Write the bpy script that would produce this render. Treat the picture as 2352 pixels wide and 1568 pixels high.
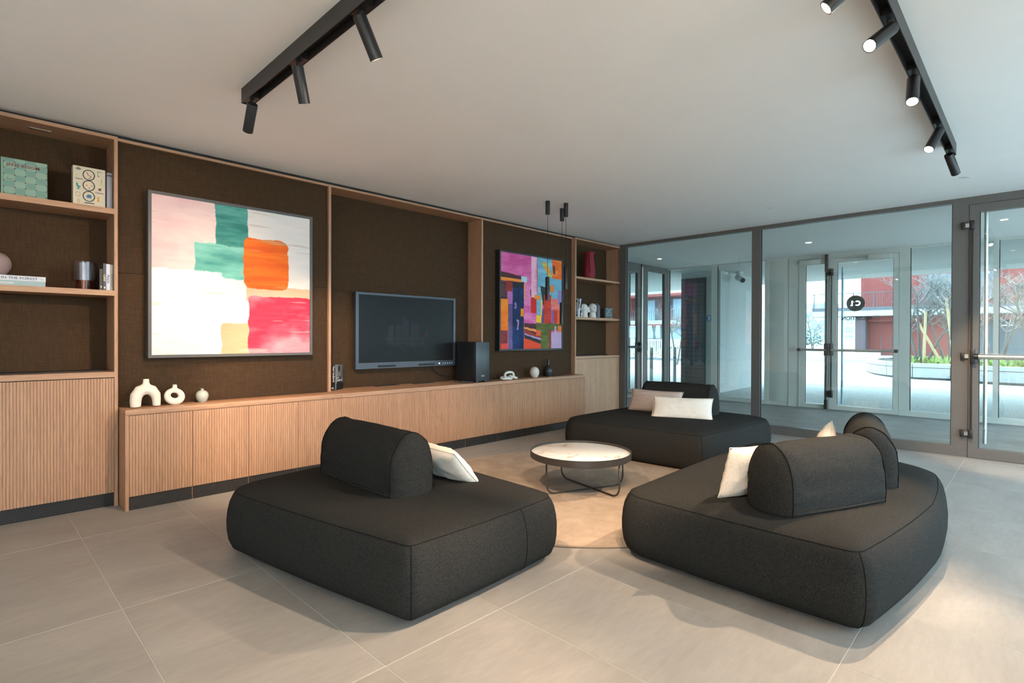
import bpy, bmesh, math, random
import numpy as np
from mathutils import Vector, Matrix, noise
random.seed(7); rng = np.random.RandomState(5)
SC = bpy.context.scene; COL = SC.collection
for _o in list(bpy.data.objects): bpy.data.objects.remove(_o)
pi = math.pi
def S(r, g, b):
    f = lambda c: (c/255/12.92) if c <= 10.31 else ((c/255+.055)/1.055)**2.4
    return (f(r), f(g), f(b), 1)

# ------------------------------------------------------------------ camera, sky, exposure
EYE = 1.22206
cd = bpy.data.cameras.new('camera'); cam = bpy.data.objects.new('camera', cd); COL.objects.link(cam)
_yaw, _pit, _rol = 0.774690217, -0.00564301138, 0.00335546712
F = Vector((math.cos(_yaw)*math.cos(_pit), math.sin(_yaw)*math.cos(_pit), math.sin(_pit)))
R = F.cross(Vector((0, 0, 1))).normalized(); U = R.cross(F)
c_, s_ = math.cos(_rol), math.sin(_rol)
R2 = c_*R+s_*U; U2 = -s_*R+c_*U
cam.matrix_world = Matrix(((R2.x, U2.x, -F.x, 0), (R2.y, U2.y, -F.y, 0), (R2.z, U2.z, -F.z, EYE), (0, 0, 0, 1)))
cd.sensor_width = 36; cd.lens = 1232.7522/2352*36; cd.shift_y = -2.16/2352
cd.clip_start = .02; cd.clip_end = 400
SC.camera = cam
W = bpy.data.worlds.new('sky'); SC.world = W; W.use_nodes = True
_bg = W.node_tree.nodes['Background']; _bg.inputs[0].default_value = (.64, .85, 1.0, 1); _bg.inputs[1].default_value = 9.4
SC.view_settings.view_transform = 'Standard'; SC.view_settings.look = 'None'
SC.view_settings.gamma = 1; SC.view_settings.exposure = .32; SC.view_settings.use_curve_mapping = False
SC.cycles.max_bounces = 10; SC.cycles.diffuse_bounces = 5; SC.cycles.transparent_max_bounces = 24
SC.cycles.glossy_bounces = 5; SC.cycles.transmission_bounces = 8
SC.cycles.caustics_reflective = False; SC.cycles.caustics_refractive = False
SC.cycles.sample_clamp_indirect = 30
WARM = (1, .73, .49)
SPOT_W = 300

# ------------------------------------------------------------------ materials
class NT:
    def __init__(s, name):
        s.m = bpy.data.materials.new(name); s.m.use_nodes = True
        s.t = s.m.node_tree; s.n = s.t.nodes; s.b = s.n['Principled BSDF']; s.o = s.n['Material Output']
    def add(s, typ, **kw):
        d = s.n.new(typ)
        for k, v in kw.items():
            if k.startswith('i_'): d.inputs[k[2:].replace('_', ' ')].default_value = v
            elif k.startswith('n_'): d.inputs[int(k[2:])].default_value = v
            else: setattr(d, k, v)
        return d
    def ln(s, a, b): s.t.links.new(a, b)
    def coord(s, scale, rand=True):
        tc = s.add('ShaderNodeTexCoord'); mp = s.add('ShaderNodeMapping'); mp.inputs['Scale'].default_value = scale
        s.ln(tc.outputs['Object'], mp.inputs['Vector'])
        if rand:
            oi = s.add('ShaderNodeObjectInfo'); mu = s.add('ShaderNodeMath', operation='MULTIPLY', n_1=37.0)
            cb = s.add('ShaderNodeCombineXYZ')
            s.ln(oi.outputs['Random'], mu.inputs[0])
            for k in 'XYZ': s.ln(mu.outputs[0], cb.inputs[k])
            s.ln(cb.outputs[0], mp.inputs['Location'])
        return mp.outputs[0]
    def noise(s, vec, scale=1, detail=4, rough=.55, dist=0):
        nz = s.add('ShaderNodeTexNoise'); nz.inputs['Scale'].default_value = scale; nz.inputs['Detail'].default_value = detail
        nz.inputs['Roughness'].default_value = rough; nz.inputs['Distortion'].default_value = dist
        s.ln(vec, nz.inputs['Vector']); return nz.outputs['Fac']
    def ramp(s, fac, *stops):
        r = s.add('ShaderNodeValToRGB'); e = r.color_ramp.elements
        while len(e) < len(stops): e.new(.5)
        for k, (p, c) in enumerate(stops): e[k].position = p; e[k].color = c
        s.ln(fac, r.inputs[0]); return r.outputs[0]
    def mix(s, a, b, fac, blend='MIX'):
        m = s.add('ShaderNodeMix', data_type='RGBA', blend_type=blend)
        for sock, v in ((0, fac), (6, a), (7, b)):
            if isinstance(v, (float, int, tuple)): m.inputs[sock].default_value = v
            else: s.ln(v, m.inputs[sock])
        return m.outputs[2]
    def bump(s, h, strength, dist=.01):
        b = s.add('ShaderNodeBump'); b.inputs['Strength'].default_value = strength; b.inputs['Distance'].default_value = dist
        s.ln(h, b.inputs['Height']); s.ln(b.outputs[0], s.b.inputs['Normal'])
    def base(s, sock):
        if isinstance(sock, tuple): s.b.inputs['Base Color'].default_value = sock
        else: s.ln(sock, s.b.inputs['Base Color'])
def plain(name, col, rough=.5, metal=0, var=0.0, vs=6, spec=.5, bump=0, bs=200, emis=None, es=0):
    t = NT(name); t.b.inputs['Roughness'].default_value = rough; t.b.inputs['Metallic'].default_value = metal
    t.b.inputs['Specular IOR Level'].default_value = spec
    v = t.coord((1, 1, 1))
    f = t.noise(v, vs, 4)
    k1 = tuple(c*(1-var) for c in col[:3])+(1,); k2 = tuple(min(1, c*(1+var)) for c in col[:3])+(1,)
    t.base(t.ramp(f, (.3, k1), (.7, k2)))
    if bump: t.bump(t.noise(v, bs, 2), bump, .002)
    if emis: t.b.inputs['Emission Color'].default_value = emis; t.b.inputs['Emission Strength'].default_value = es
    return t.m
def wood(name, c1, c2, axis):
    t = NT(name)
    sc = {'x': (1.3, 30, 30), 'z': (30, 30, 1.3)}[axis]; sp = {'x': (9, 260, 260), 'z': (260, 260, 9)}[axis]
    f = t.noise(t.coord(sc), 1, 5, .6, .8); g = t.noise(t.coord(sp), 1, 3)
    base = t.ramp(f, (.28, c1), (.72, c2))
    pores = t.ramp(g, (.32, (.72, .70, .68, 1)), (.5, (1, 1, 1, 1)))
    t.base(t.mix(base, pores, 1.0, 'MULTIPLY')); t.b.inputs['Roughness'].default_value = .5
    t.bump(g, .12, .001); return t.m
def woven(name, c1, c2, fine, rough=.95, bump=.3, stretch=(1, 1, 1), sheen=.0, slub=None):
    t = NT(name); v = t.coord(stretch)
    f = t.noise(v, fine, 2, .7)
    c = t.ramp(f, (.36, c1), (.66, c2))
    if slub:
        h = t.noise(t.coord((14, 14, 420)), 1, 3); k = t.noise(t.coord((420, 420, 14)), 1, 3)
        c = t.mix(c, t.ramp(h, (.35, (.74, .72, .7, 1)), (.65, (1.18, 1.18, 1.18, 1))), slub, 'MULTIPLY')
        c = t.mix(c, t.ramp(k, (.35, (.74, .72, .7, 1)), (.65, (1.18, 1.18, 1.18, 1))), slub, 'MULTIPLY')
    t.base(c); t.b.inputs['Roughness'].default_value = rough; t.b.inputs['Specular IOR Level'].default_value = .2
    if sheen: t.b.inputs['Sheen Weight'].default_value = sheen
    t.bump(f, bump, .0015); return t.m
def glass(name, tint=(.93, .965, .965, 1), refl=.95, base=.05, rough=0.0):
    t = NT(name); t.n.remove(t.b)
    lw = t.add('ShaderNodeLayerWeight'); pw = t.add('ShaderNodeMath', operation='POWER', n_1=5.0)
    ma = t.add('ShaderNodeMath', operation='MULTIPLY_ADD', n_1=refl*.95, n_2=base)
    t.ln(lw.outputs['Facing'], pw.inputs[0]); t.ln(pw.outputs[0], ma.inputs[0])
    tr = t.add('ShaderNodeBsdfTransparent'); tr.inputs[0].default_value = tint
    gl = t.add('ShaderNodeBsdfGlossy'); gl.inputs['Roughness'].default_value = rough
    mx = t.add('ShaderNodeMixShader')
    t.ln(ma.outputs[0], mx.inputs[0]); t.ln(tr.outputs[0], mx.inputs[1]); t.ln(gl.outputs[0], mx.inputs[2])
    t.ln(mx.outputs[0], t.o.inputs[0]); return t.m
def emit(name, col, strength):
    t = NT(name); t.b.inputs['Base Color'].default_value = (.8, .8, .8, 1)
    t.b.inputs['Emission Color'].default_value = col; t.b.inputs['Emission Strength'].default_value = strength; return t.m
def attr_mat(name, rough=.6, emis=0, bump=0, bscale=60):
    t = NT(name); a = t.add('ShaderNodeAttribute', attribute_name='paint')
    t.ln(a.outputs['Color'], t.b.inputs['Base Color']); t.b.inputs['Roughness'].default_value = rough
    t.b.inputs['Specular IOR Level'].default_value = .3
    if emis: t.ln(a.outputs['Color'], t.b.inputs['Emission Color']); t.b.inputs['Emission Strength'].default_value = emis
    if bump:
        h = t.noise(t.coord((8, 8, 40), False), 1, 6, .65, 1.2); t.bump(h, bump, .006)
    return t.m

OAK1, OAK2 = (.385, .207, .119, 1), (.505, .288, .170, 1)
OAKX = wood('oak_horizontal', OAK1, OAK2, 'x'); OAKZ = wood('oak_vertical', OAK1, OAK2, 'z')
WALLCLOTH = woven('brown_wall_cloth', (.046, .026, .0135, 1), (.080, .045, .0235, 1), 500, .9, .35, (1, 1, 1), 0, .75)
CHAR = woven('charcoal_wool', (.0095, .0096, .0096, 1), (.046, .045, .0425, 1), 520, .97, .35, (1, 1, .45))
CHAR.node_tree.nodes['Principled BSDF'].inputs['Specular IOR Level'].default_value = .06
CHAR_SEAM = plain('charcoal_piping', (.009, .009, .009, 1), .95, 0, 0, 6, .05)
LINEN_W = woven('cream_linen', (.70, .62, .53, 1), (.86, .79, .70, 1), 260, .95, .25, (1, 1, .3))
LINEN_G = woven('taupe_linen', (.42, .33, .29, 1), (.60, .49, .43, 1), 300, .95, .25, (1, 1, .3))
BLACK = plain('black_powder_coat', (.012, .012, .013, 1), .42)
BLACKM = plain('black_matt', (.010, .010, .011, 1), .7)
TRACKM = plain('track_anodised', (.035, .033, .032, 1), .42, .2)
BRONZE = plain('bronze_frame', (.125, .113, .103, 1), .45, .15, .04, 30)
BRONZE_D = plain('bronze_gasket', (.02, .02, .022, 1), .6)
GREYF = plain('sage_grey_frame', (.54, .555, .51, 1), .45, .0, .03, 30)
WHITE = plain('ceiling_paint', (.90, .89, .87, 1), .95, 0, .01, 3, .1)
WALLP = plain('wall_paint', (.72, .71, .69, 1), .9, 0, .02, 3, .2)
PLINTH = plain('black_plinth', (.022, .019, .017, 1), .45, 0, .3, 40)
ALU = plain('brushed_aluminium', (.62, .60, .57, 1), .32, .9)
STEEL = plain('steel', (.55, .55, .55, 1), .3, 1)
GLASS = glass('clear_glass'); GLASS_T = glass('facade_glass', (.90, .955, .96, 1), .95, .045)
LENS = emit('lamp_lens', (1, .80, .55, 1), 90); LENS_S = emit('downlight_lens', (1, .82, .6, 1), 14)
LENS_OFF = plain('downlight_lens_off', (.7, .69, .66, 1), .4)
CERAM = plain('cream_ceramic', (.80, .72, .62, 1), .75, 0, .03, 20, .3, .1, 300)
PLASTER = plain('white_plaster', (.66, .63, .58, 1), .85, 0, .05, 30, .2, .2, 200)
PAPER = plain('book_pages', (.78, .75, .68, 1), .9)
def tile_mat():
    t = NT('greige_porcelain'); v = t.coord((.9, 2.4, 1)); f = t.noise(v, 1.6, 7, .62, .5); g = t.noise(t.coord((5, 22, 5)), 2, 5, .7)
    a = t.ramp(f, (.25, (.262, .245, .226, 1)), (.75, (.352, .332, .308, 1)))
    t.base(t.mix(a, t.ramp(g, (.3, (.9, .9, .9, 1)), (.7, (1.06, 1.06, 1.06, 1))), .8, 'MULTIPLY'))
    t.b.inputs['Roughness'].default_value = .48; t.b.inputs['Specular IOR Level'].default_value = .4
    t.bump(g, .05, .002); return t.m
TILE = tile_mat(); GROUT = plain('pale_grout', (.50, .48, .45, 1), .9)
def rug_mat():
    t = NT('beige_pile'); f = t.noise(t.coord((1, 1, 1)), 4.5, 6, .62, 1.4); g = t.noise(t.coord((1, 1, 1)), 420, 2)
    a = t.ramp(f, (.3, (.34, .265, .205, 1)), (.7, (.47, .375, .30, 1)))
    t.base(t.mix(a, t.ramp(g, (.3, (.8, .8, .8, 1)), (.7, (1.1, 1.1, 1.1, 1))), .6, 'MULTIPLY'))
    t.b.inputs['Roughness'].default_value = 1; t.b.inputs['Specular IOR Level'].default_value = .05; t.bump(g, .4, .003); return t.m
RUG = rug_mat()
def marble_mat():
    t = NT('white_marble_gold_veins'); v = t.coord((1, 1, 1), False)
    d = t.add('ShaderNodeTexNoise'); d.inputs['Scale'].default_value = 3.2; d.inputs['Detail'].default_value = 6
    t.ln(v, d.inputs['Vector'])
    sub = t.add('ShaderNodeVectorMath', operation='MULTIPLY_ADD'); sub.inputs[1].default_value = (.75, .75, 0); sub.inputs[2].default_value = (0, 0, 0)
    t.ln(d.outputs['Color'], sub.inputs[0])
    ad = t.add('ShaderNodeVectorMath', operation='ADD'); t.ln(v, ad.inputs[0]); t.ln(sub.outputs[0], ad.inputs[1])
    mp = t.add('ShaderNodeMapping'); mp.inputs['Rotation'].default_value = (0, 0, -.78); mp.inputs['Scale'].default_value = (1.1, 2.6, 1); t.ln(ad.outputs[0], mp.inputs[0])
    n1 = t.noise(mp.outputs[0], 1.15, 2, .5)
    a = t.add('ShaderNodeMath', operation='SUBTRACT', n_1=.5); t.ln(n1, a.inputs[0])
    b = t.add('ShaderNodeMath', operation='ABSOLUTE'); t.ln(a.outputs[0], b.inputs[0])
    n2 = t.noise(v, 5, 3)
    mk = t.ramp(n2, (.42, (0, 0, 0, 1)), (.62, (1, 1, 1, 1)))
    vein = t.ramp(b.outputs[0], (.0, (1, 1, 1, 1)), (.028, (0, 0, 0, 1)))
    fv = t.mix(vein, mk, 1.0, 'MULTIPLY')
    cl = t.ramp(t.noise(v, 9, 5), (.3, (.83, .80, .76, 1)), (.7, (.90, .88, .85, 1)))
    gold = t.ramp(t.noise(v, 22, 3), (.3, (.42, .25, .09, 1)), (.7, (.55, .40, .24, 1)))
    t.base(t.mix(cl, gold, fv)); t.b.inputs['Roughness'].default_value = .3; return t.m
MARBLE = marble_mat()
def streak(name, c1, c2, rough=.85):
    t = NT(name); f = t.noise(t.coord((60, 3, 3), False), 1, 4, .7); g = t.noise(t.coord((1, 1, 1), False), 2.5, 4)
    t.base(t.mix(t.ramp(f, (.3, c1), (.7, c2)), t.ramp(g, (.3, (.85, .85, .85, 1)), (.7, (1.1, 1.1, 1.1, 1))), 1.0, 'MULTIPLY'))
    t.b.inputs['Roughness'].default_value = rough; return t.m
CARPET = streak('grey_carpet_planks', (.16, .165, .165, 1), (.32, .32, .31, 1))
def speckle(name, c1, c2, sc):
    t = NT(name); f = t.noise(t.coord((1, 1, 1), False), sc, 3, .8)
    t.base(t.ramp(f, (.38, c1), (.6, c2))); t.b.inputs['Roughness'].default_value = .9; return t.m
PAVE = speckle('exposed_aggregate', (.22, .21, .185, 1), (.50, .49, .465, 1), 55)
CONC = speckle('pale_concrete', (.40, .40, .385, 1), (.50, .50, .48, 1), 40)
CONC_L = speckle('planter_concrete', (.33, .34, .335, 1), (.41, .42, .415, 1), 30)
RED = plain('red_render', (.165, .032, .027, 1), .9, 0, .05, 3)
MAUVE = plain('mauve_render', (.075, .052, .06, 1), .85)
SLAB = plain('slab_edge', (.30, .30, .28, 1), .85)
DARKM = plain('dark_metal', (.055, .055, .065, 1), .5)
WHITEM = plain('white_metal', (.60, .62, .62, 1), .5)
WINDARK = plain('dark_window', (.05, .075, .09, 1), .12, 0, .2, 2)
SHUT = plain('grey_shutter', (.10, .105, .115, 1), .6)
BARK = plain('grey_bark', (.085, .08, .07, 1), .9, 0, .35, 14)
TWIG = plain('pale_twigs', (.15, .145, .135, 1), .9, 0, .2, 9)
STAKE = plain('timber_stake', (.36, .27, .14, 1), .8, 0, .1, 9)
LEAF = plain('fresh_leaves', (.17, .25, .045, 1), .7, 0, .5, 6)
SOIL = plain('soil', (.07, .05, .035, 1), 1, 0, .3, 9)
PALE = plain('distant_render', (.36, .40, .43, 1), .9, 0, .05, 1)
PALE2 = plain('distant_glazing', (.24, .34, .41, 1), .5, 0, .2, .6)

# ------------------------------------------------------------------ mesh helpers
ORG = {}; LOCAL = set()
def tag(o, label, cat=None, group=None, kind=None):
    o['label'] = label
    if cat: o['category'] = cat
    if group: o['group'] = group
    if kind: o['kind'] = kind
    return o
def thing(name, label, cat, loc=(0, 0, 0), group=None, rz=None):
    o = bpy.data.objects.new(name, None); COL.objects.link(o); o.location = loc; o.empty_display_size = .1
    ORG[o.name] = Vector(loc)
    if rz is not None: o.rotation_euler = (0, 0, rz); LOCAL.add(o.name)
    return tag(o, label, cat, group)
class MB:
    def __init__(s): s.bm = bmesh.new()
    def box(s, x0, y0, z0, x1, y1, z1, bev=0):
        if x0 > x1: x0, x1 = x1, x0
        if y0 > y1: y0, y1 = y1, y0
        if z0 > z1: z0, z1 = z1, z0
        r = bmesh.ops.create_cube(s.bm, size=1)['verts']
        for v in r: v.co = Vector(((x0+x1)/2+v.co.x*(x1-x0), (y0+y1)/2+v.co.y*(y1-y0), (z0+z1)/2+v.co.z*(z1-z0)))
        if bev:
            es = list({e for v in r for e in v.link_edges})
            bmesh.ops.bevel(s.bm, geom=es, offset=bev, segments=2, affect='EDGES', profile=.5)
        return s
    def obox(s, c, ex, ey, ez, hx, hy, hz):
        r = bmesh.ops.create_cube(s.bm, size=2)['verts']
        for v in r: v.co = Vector(c)+Vector(ex)*v.co.x*hx+Vector(ey)*v.co.y*hy+Vector(ez)*v.co.z*hz
        return s
    def cone(s, p0, p1, r0, r1, n=16, caps=True):
        p0, p1 = Vector(p0), Vector(p1); d = (p1-p0).normalized()
        a = d.orthogonal().normalized(); b = d.cross(a)
        ra = [s.bm.verts.new(p0+(a*math.cos(2*pi*k/n)+b*math.sin(2*pi*k/n))*r0) for k in range(n)]
        rb = [s.bm.verts.new(p1+(a*math.cos(2*pi*k/n)+b*math.sin(2*pi*k/n))*r1) for k in range(n)]
        for k in range(n): s.bm.faces.new((ra[k], ra[(k+1) % n], rb[(k+1) % n], rb[k]))
        if caps: s.bm.faces.new(ra[::-1]); s.bm.faces.new(rb)
        return s
    def cyl(s, p0, p1, r, n=16): return s.cone(p0, p1, r, r, n)
    def tube(s, pts, r, n=8, closed=False, caps=True):
        pts = [Vector(p) for p in pts]; m = len(pts); rings = []; up = None
        for i, p in enumerate(pts):
            a = pts[(i-1) % m] if (closed or i > 0) else p; b = pts[(i+1) % m] if (closed or i < m-1) else p
            d = (b-a).normalized()
            if up is None: up = d.orthogonal().normalized()
            up = (up-d*up.dot(d)); up = up.normalized() if up.length > 1e-6 else d.orthogonal().normalized()
            w = d.cross(up); rr = r(i/(m-1)) if callable(r) else (r[i] if isinstance(r, (list, tuple)) else r)
            rings.append([s.bm.verts.new(p+(up*math.cos(2*pi*k/n)+w*math.sin(2*pi*k/n))*rr) for k in range(n)])
        for i in range(m if closed else m-1):
            A, B = rings[i], rings[(i+1) % m]; o = 0
            if closed and i == m-1:
                o = min(range(n), key=lambda q: (A[0].co-B[q].co).length)
            for k in range(n): s.bm.faces.new((A[k], A[(k+1) % n], B[(k+1+o) % n], B[(k+o) % n]))
        if caps and not closed: s.bm.faces.new(rings[0][::-1]); s.bm.faces.new(rings[-1])
        return s
    def lathe(s, prof, c, n=32, close=False):
        c = Vector(c); rings = []
        for r, z in prof:
            if r < 1e-5: rings.append([s.bm.verts.new(c+Vector((0, 0, z)))])
            else: rings.append([s.bm.verts.new(c+Vector((r*math.cos(2*pi*k/n), r*math.sin(2*pi*k/n), z))) for k in range(n)])
        for A, B in list(zip(rings, rings[1:]))+([(rings[-1], rings[0])] if close else []):
            for k in range(n):
                if len(A) == 1 and len(B) == 1: break
                if len(A) == 1: s.bm.faces.new((A[0], B[(k+1) % n], B[k]))
                elif len(B) == 1: s.bm.faces.new((A[k], A[(k+1) % n], B[0]))
                else: s.bm.faces.new((A[k], A[(k+1) % n], B[(k+1) % n], B[k]))
        return s
    def loft(s, rings, cap0=True, cap1=True, closed=True):
        V = [[s.bm.verts.new(p) for p in r] for r in rings]; n = len(V[0])
        for A, B in zip(V, V[1:]):
            for k in range(n if closed else n-1): s.bm.faces.new((A[k], A[(k+1) % n], B[(k+1) % n], B[k]))
        if cap0: s.bm.faces.new(V[0][::-1])
        if cap1: s.bm.faces.new(V[-1])
        return s
    def prism(s, poly, z0, z1):
        return s.loft([[Vector((x, y, z0)) for x, y in poly], [Vector((x, y, z1)) for x, y in poly]])
    def poly(s, pts): s.bm.faces.new([s.bm.verts.new(p) for p in pts]); return s
    def ball(s, c, rx, ry, rz, rot=None, sub=3):
        r = bmesh.ops.create_icosphere(s.bm, subdivisions=sub, radius=1)['verts']
        for v in r:
            p = Vector((v.co.x*rx, v.co.y*ry, v.co.z*rz))
            if rot: p = rot @ p
            v.co = Vector(c)+p
        return s
    def mesh(s, name, off, smooth):
        bmesh.ops.recalc_face_normals(s.bm, faces=s.bm.faces)
        if off is not None:
            for v in s.bm.verts: v.co -= off
        me = bpy.data.meshes.new(name); s.bm.to_mesh(me); s.bm.free()
        if smooth is not None:
            for p in me.polygons: p.use_smooth = True
            if smooth < 3.1: me.set_sharp_from_angle(angle=smooth)
        return me
    def build(s, name, mat, parent=None, smooth=None):
        off = None
        if parent is not None: off = None if parent.name in LOCAL else ORG[parent.name]
        me = s.mesh(name, off, smooth); me.materials.append(mat)
        o = bpy.data.objects.new(name, me); COL.objects.link(o)
        if parent is not None:
            o.parent = parent; ORG[o.name] = ORG[parent.name]
            if parent.name in LOCAL: LOCAL.add(o.name)
        else: ORG[o.name] = Vector((0, 0, 0))
        return o
def box(name, mat, parent, x0, y0, z0, x1, y1, z1, bev=0): return MB().box(x0, y0, z0, x1, y1, z1, bev).build(name, mat, parent, .6 if bev else None)
def struct(name, mb, mat, label, smooth=None):
    o = mb.build(name, mat, None, smooth); return tag(o, label, None, None, 'structure')
def sroot(name, label):
    o = bpy.data.objects.new(name, None); COL.objects.link(o); ORG[o.name] = Vector((0, 0, 0)); return tag(o, label, None, None, 'structure')
def remesh(o, voxel, it=6):
    m = o.modifiers.new('r', 'REMESH'); m.mode = 'VOXEL'; m.voxel_size = voxel
    k = o.modifiers.new('s', 'SMOOTH'); k.iterations = it; k.factor = .5
    dg = bpy.context.evaluated_depsgraph_get(); me = bpy.data.meshes.new_from_object(o.evaluated_get(dg))
    o.modifiers.clear(); o.data = me
    for p in me.polygons: p.use_smooth = True
def copy_tree(o, parent=None):
    c = o.copy(); COL.objects.link(c); ORG[c.name] = ORG[o.name]
    if parent is not None: c.parent = parent
    for ch in [x for x in bpy.data.objects if x.parent == o]: copy_tree(ch, c)
    return c
def text(name, s, h, org, X, Y, mat, parent, bold=0, align='LEFT', sx=1.0, thick=.0004):
    cu = bpy.data.curves.new(name, 'FONT'); cu.body = s; cu.size = h/.70; cu.align_x = align; cu.offset = bold*h; cu.resolution_u = 3
    t = bpy.data.objects.new(name, cu); COL.objects.link(t)
    dg = bpy.context.evaluated_depsgraph_get(); me = bpy.data.meshes.new_from_object(t.evaluated_get(dg))
    bpy.data.objects.remove(t); X, Y = Vector(X), Vector(Y); N = X.cross(Y)
    off = Vector((0, 0, 0)) if (parent is None or parent.name in LOCAL) else ORG[parent.name]
    for v in me.vertices: v.co = Vector(org)+X*v.co.x*sx+Y*v.co.y+N*thick-off
    me.materials.clear(); me.materials.append(mat)
    o = bpy.data.objects.new(name, me); COL.objects.link(o)
    if parent is not None:
        o.parent = parent
        if parent.name in LOCAL: LOCAL.add(o.name)
    ORG[o.name] = off
    return o
def painted(name, mat, parent, P0, X, Y, nx, ny, fn):
    """a flat print: grid from P0 along X and Y (full extents), coloured by fn(x, y) with y down"""
    gx, gy = np.meshgrid(np.linspace(0, 1, nx+1), np.linspace(0, 1, ny+1))
    P0, X, Y = np.array(P0), np.array(X), np.array(Y)
    co = (P0[None, None]+gx[..., None]*X+gy[..., None]*Y).reshape(-1, 3)-np.array(ORG[parent.name] if parent.name not in LOCAL else (0, 0, 0))
    i = np.arange(nx*ny); r, c = i//nx, i % nx; a = r*(nx+1)+c
    f = np.stack([a, a+1, a+nx+2, a+nx+1], 1)
    me = bpy.data.meshes.new(name); me.vertices.add(len(co)); me.vertices.foreach_set('co', co.astype(np.float32).ravel())
    me.loops.add(f.size); me.loops.foreach_set('vertex_index', f.astype(np.int32).ravel())
    me.polygons.add(len(f)); me.polygons.foreach_set('loop_start', (np.arange(len(f))*4).astype(np.int32))
    me.update(calc_edges=True); me.validate()
    rgb = fn(gx.ravel(), 1-gy.ravel())/255.0
    lin = np.where(rgb <= .04045, rgb/12.92, ((np.clip(rgb, 0, 1)+.055)/1.055)**2.4)
    at = me.color_attributes.new('paint', 'FLOAT_COLOR', 'POINT')
    at.data.foreach_set('color', np.concatenate([lin, np.ones((len(lin), 1))], 1).astype(np.float32).ravel())
    me.materials.append(mat); o = bpy.data.objects.new(name, me); COL.objects.link(o); o.parent = parent; ORG[o.name] = ORG[parent.name]
    if parent.name in LOCAL: LOCAL.add(o.name)
    return o
def vnoise(x, y, sx, sy, seed=0, octv=4):
    """numpy value noise, 0..1"""
    out = np.zeros_like(x); amp = 1; tot = 0
    for k in range(octv):
        g = np.random.RandomState(seed*17+k).rand(64, 64)
        u, v = x*sx*2**k, y*sy*2**k; iu, iv = np.floor(u).astype(int), np.floor(v).astype(int); fu, fv = u-iu, v-iv
        fu, fv = fu*fu*(3-2*fu), fv*fv*(3-2*fv); G = lambda a, b: g[a % 64, b % 64]
        out += amp*((G(iu, iv)*(1-fu)+G(iu+1, iv)*fu)*(1-fv)+(G(iu, iv+1)*(1-fu)+G(iu+1, iv+1)*fu)*fv); tot += amp; amp *= .55
    return out/tot

# ------------------------------------------------------------------ the room: floor, ceiling, walls
ZC = 2.685
UG = 7.25            # room face of the glazed partition
UF = 10.45           # entrance facade
VR = -1.6            # glazed side beside the photographer
UB = -2.6
fl = struct('floor', MB().box(UB, VR, -.06, UG, 5.1, -.0012), GROUT, 'greige porcelain tile floor of the lounge with pale joints')
u0, v0, tu, tv, jt = .4956, 1.7226, .6, 1.2, .003
tile_meshes = {}
for i in range(-6, 12):
    for j in range(-3, 3):
        a, b = max(u0+tu*i, UB), min(u0+tu*(i+1), UG); c, d = max(v0+tv*j, VR), min(v0+tv*(j+1), 5.05)
        if b-a < .05 or d-c < .05: continue
        key = (round(b-a, 3), round(d-c, 3))
        if key not in tile_meshes:
            w, h = key[0]/2-jt/2, key[1]/2-jt/2
            me = MB().box(-w, -h, -.012, w, h, 0, .0012).mesh('tile', None, None); me.materials.append(TILE); tile_meshes[key] = me
        t = bpy.data.objects.new('tile', tile_meshes[key]); COL.objects.link(t); t.parent = fl
        t.location = ((a+b)/2, (c+d)/2, 0)
struct('ceiling', MB().box(UB, VR, ZC, UG+.03, 5.3, ZC+.2), WHITE, 'plain white plaster ceiling over the lounge')
struct('wall_left', MB().box(UB, 5.06, 0, UG+.07, 5.3, ZC), WALLP, 'white wall hidden behind the oak cabinet wall')
struct('wall_back', MB().box(UB-.2, VR, 0, UB, 5.3, ZC), WALLP, 'white wall behind the photographer')
# glazed side wall beside the photographer (daylight side)
wr = sroot('window_4', 'tall dark framed glazing along the daylight side of the lounge')
WU = 2.6
struct('wall_right', MB().box(-.2, VR-.2, 0, WU, VR, ZC), WALLP, 'white wall on the daylight side, behind the photographer')
box('pane', GLASS, wr, UB, VR-.04, .08, -.2, VR-.028, ZC-.05); box('bottom_rail', BRONZE, wr, UB, VR-.06, 0, -.2, VR, .09); box('top_rail', BRONZE, wr, UB, VR-.06, ZC-.06, -.2, VR, ZC)
for u in list(np.arange(WU, UG+.01, (UG-WU)/3))+[UB, -1.4]: box('mullion', BRONZE, wr, u-.035, VR-.06, 0, u+.035, VR, ZC)
box('bottom_rail', BRONZE, wr, WU, VR-.06, 0, UG, VR, .09); box('top_rail', BRONZE, wr, WU, VR-.06, ZC-.06, UG, VR, ZC)
box('pane', GLASS, wr, WU, VR-.04, .08, UG, VR-.028, ZC-.05)

# ------------------------------------------------------------------ oak cabinet wall
VL, VCN, VRT, VP, VN = 4.738, 4.765, 4.72, 4.79, 5.01     # fronts: left unit, centre strips, right unit, cloth panels, niche back
ZT = 2.655
def fluted(name, u0_, u1_, z0, z1, v, depth, pitch, parent, groove=.0035, gd=.005):
    """door panel with milled vertical grooves, facing -v"""
    n = max(1, round((u1_-u0_)/pitch)); p = (u1_-u0_)/n; prof = []
    for k in range(n):
        a = u0_+k*p; b = a+p
        prof += [(a, v+gd), (a+groove/2, v+gd), (a+groove/2+.0012, v), (b-groove/2-.0012, v), (b-groove/2, v+gd)]
    prof += [(u1_, v+gd), (u1_, v+depth), (u0_, v+depth)]
    return MB().loft([[Vector((x, y, z0)) for x, y in prof], [Vector((x, y, z1)) for x, y in prof]]).build(name, OAKZ, parent)
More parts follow.
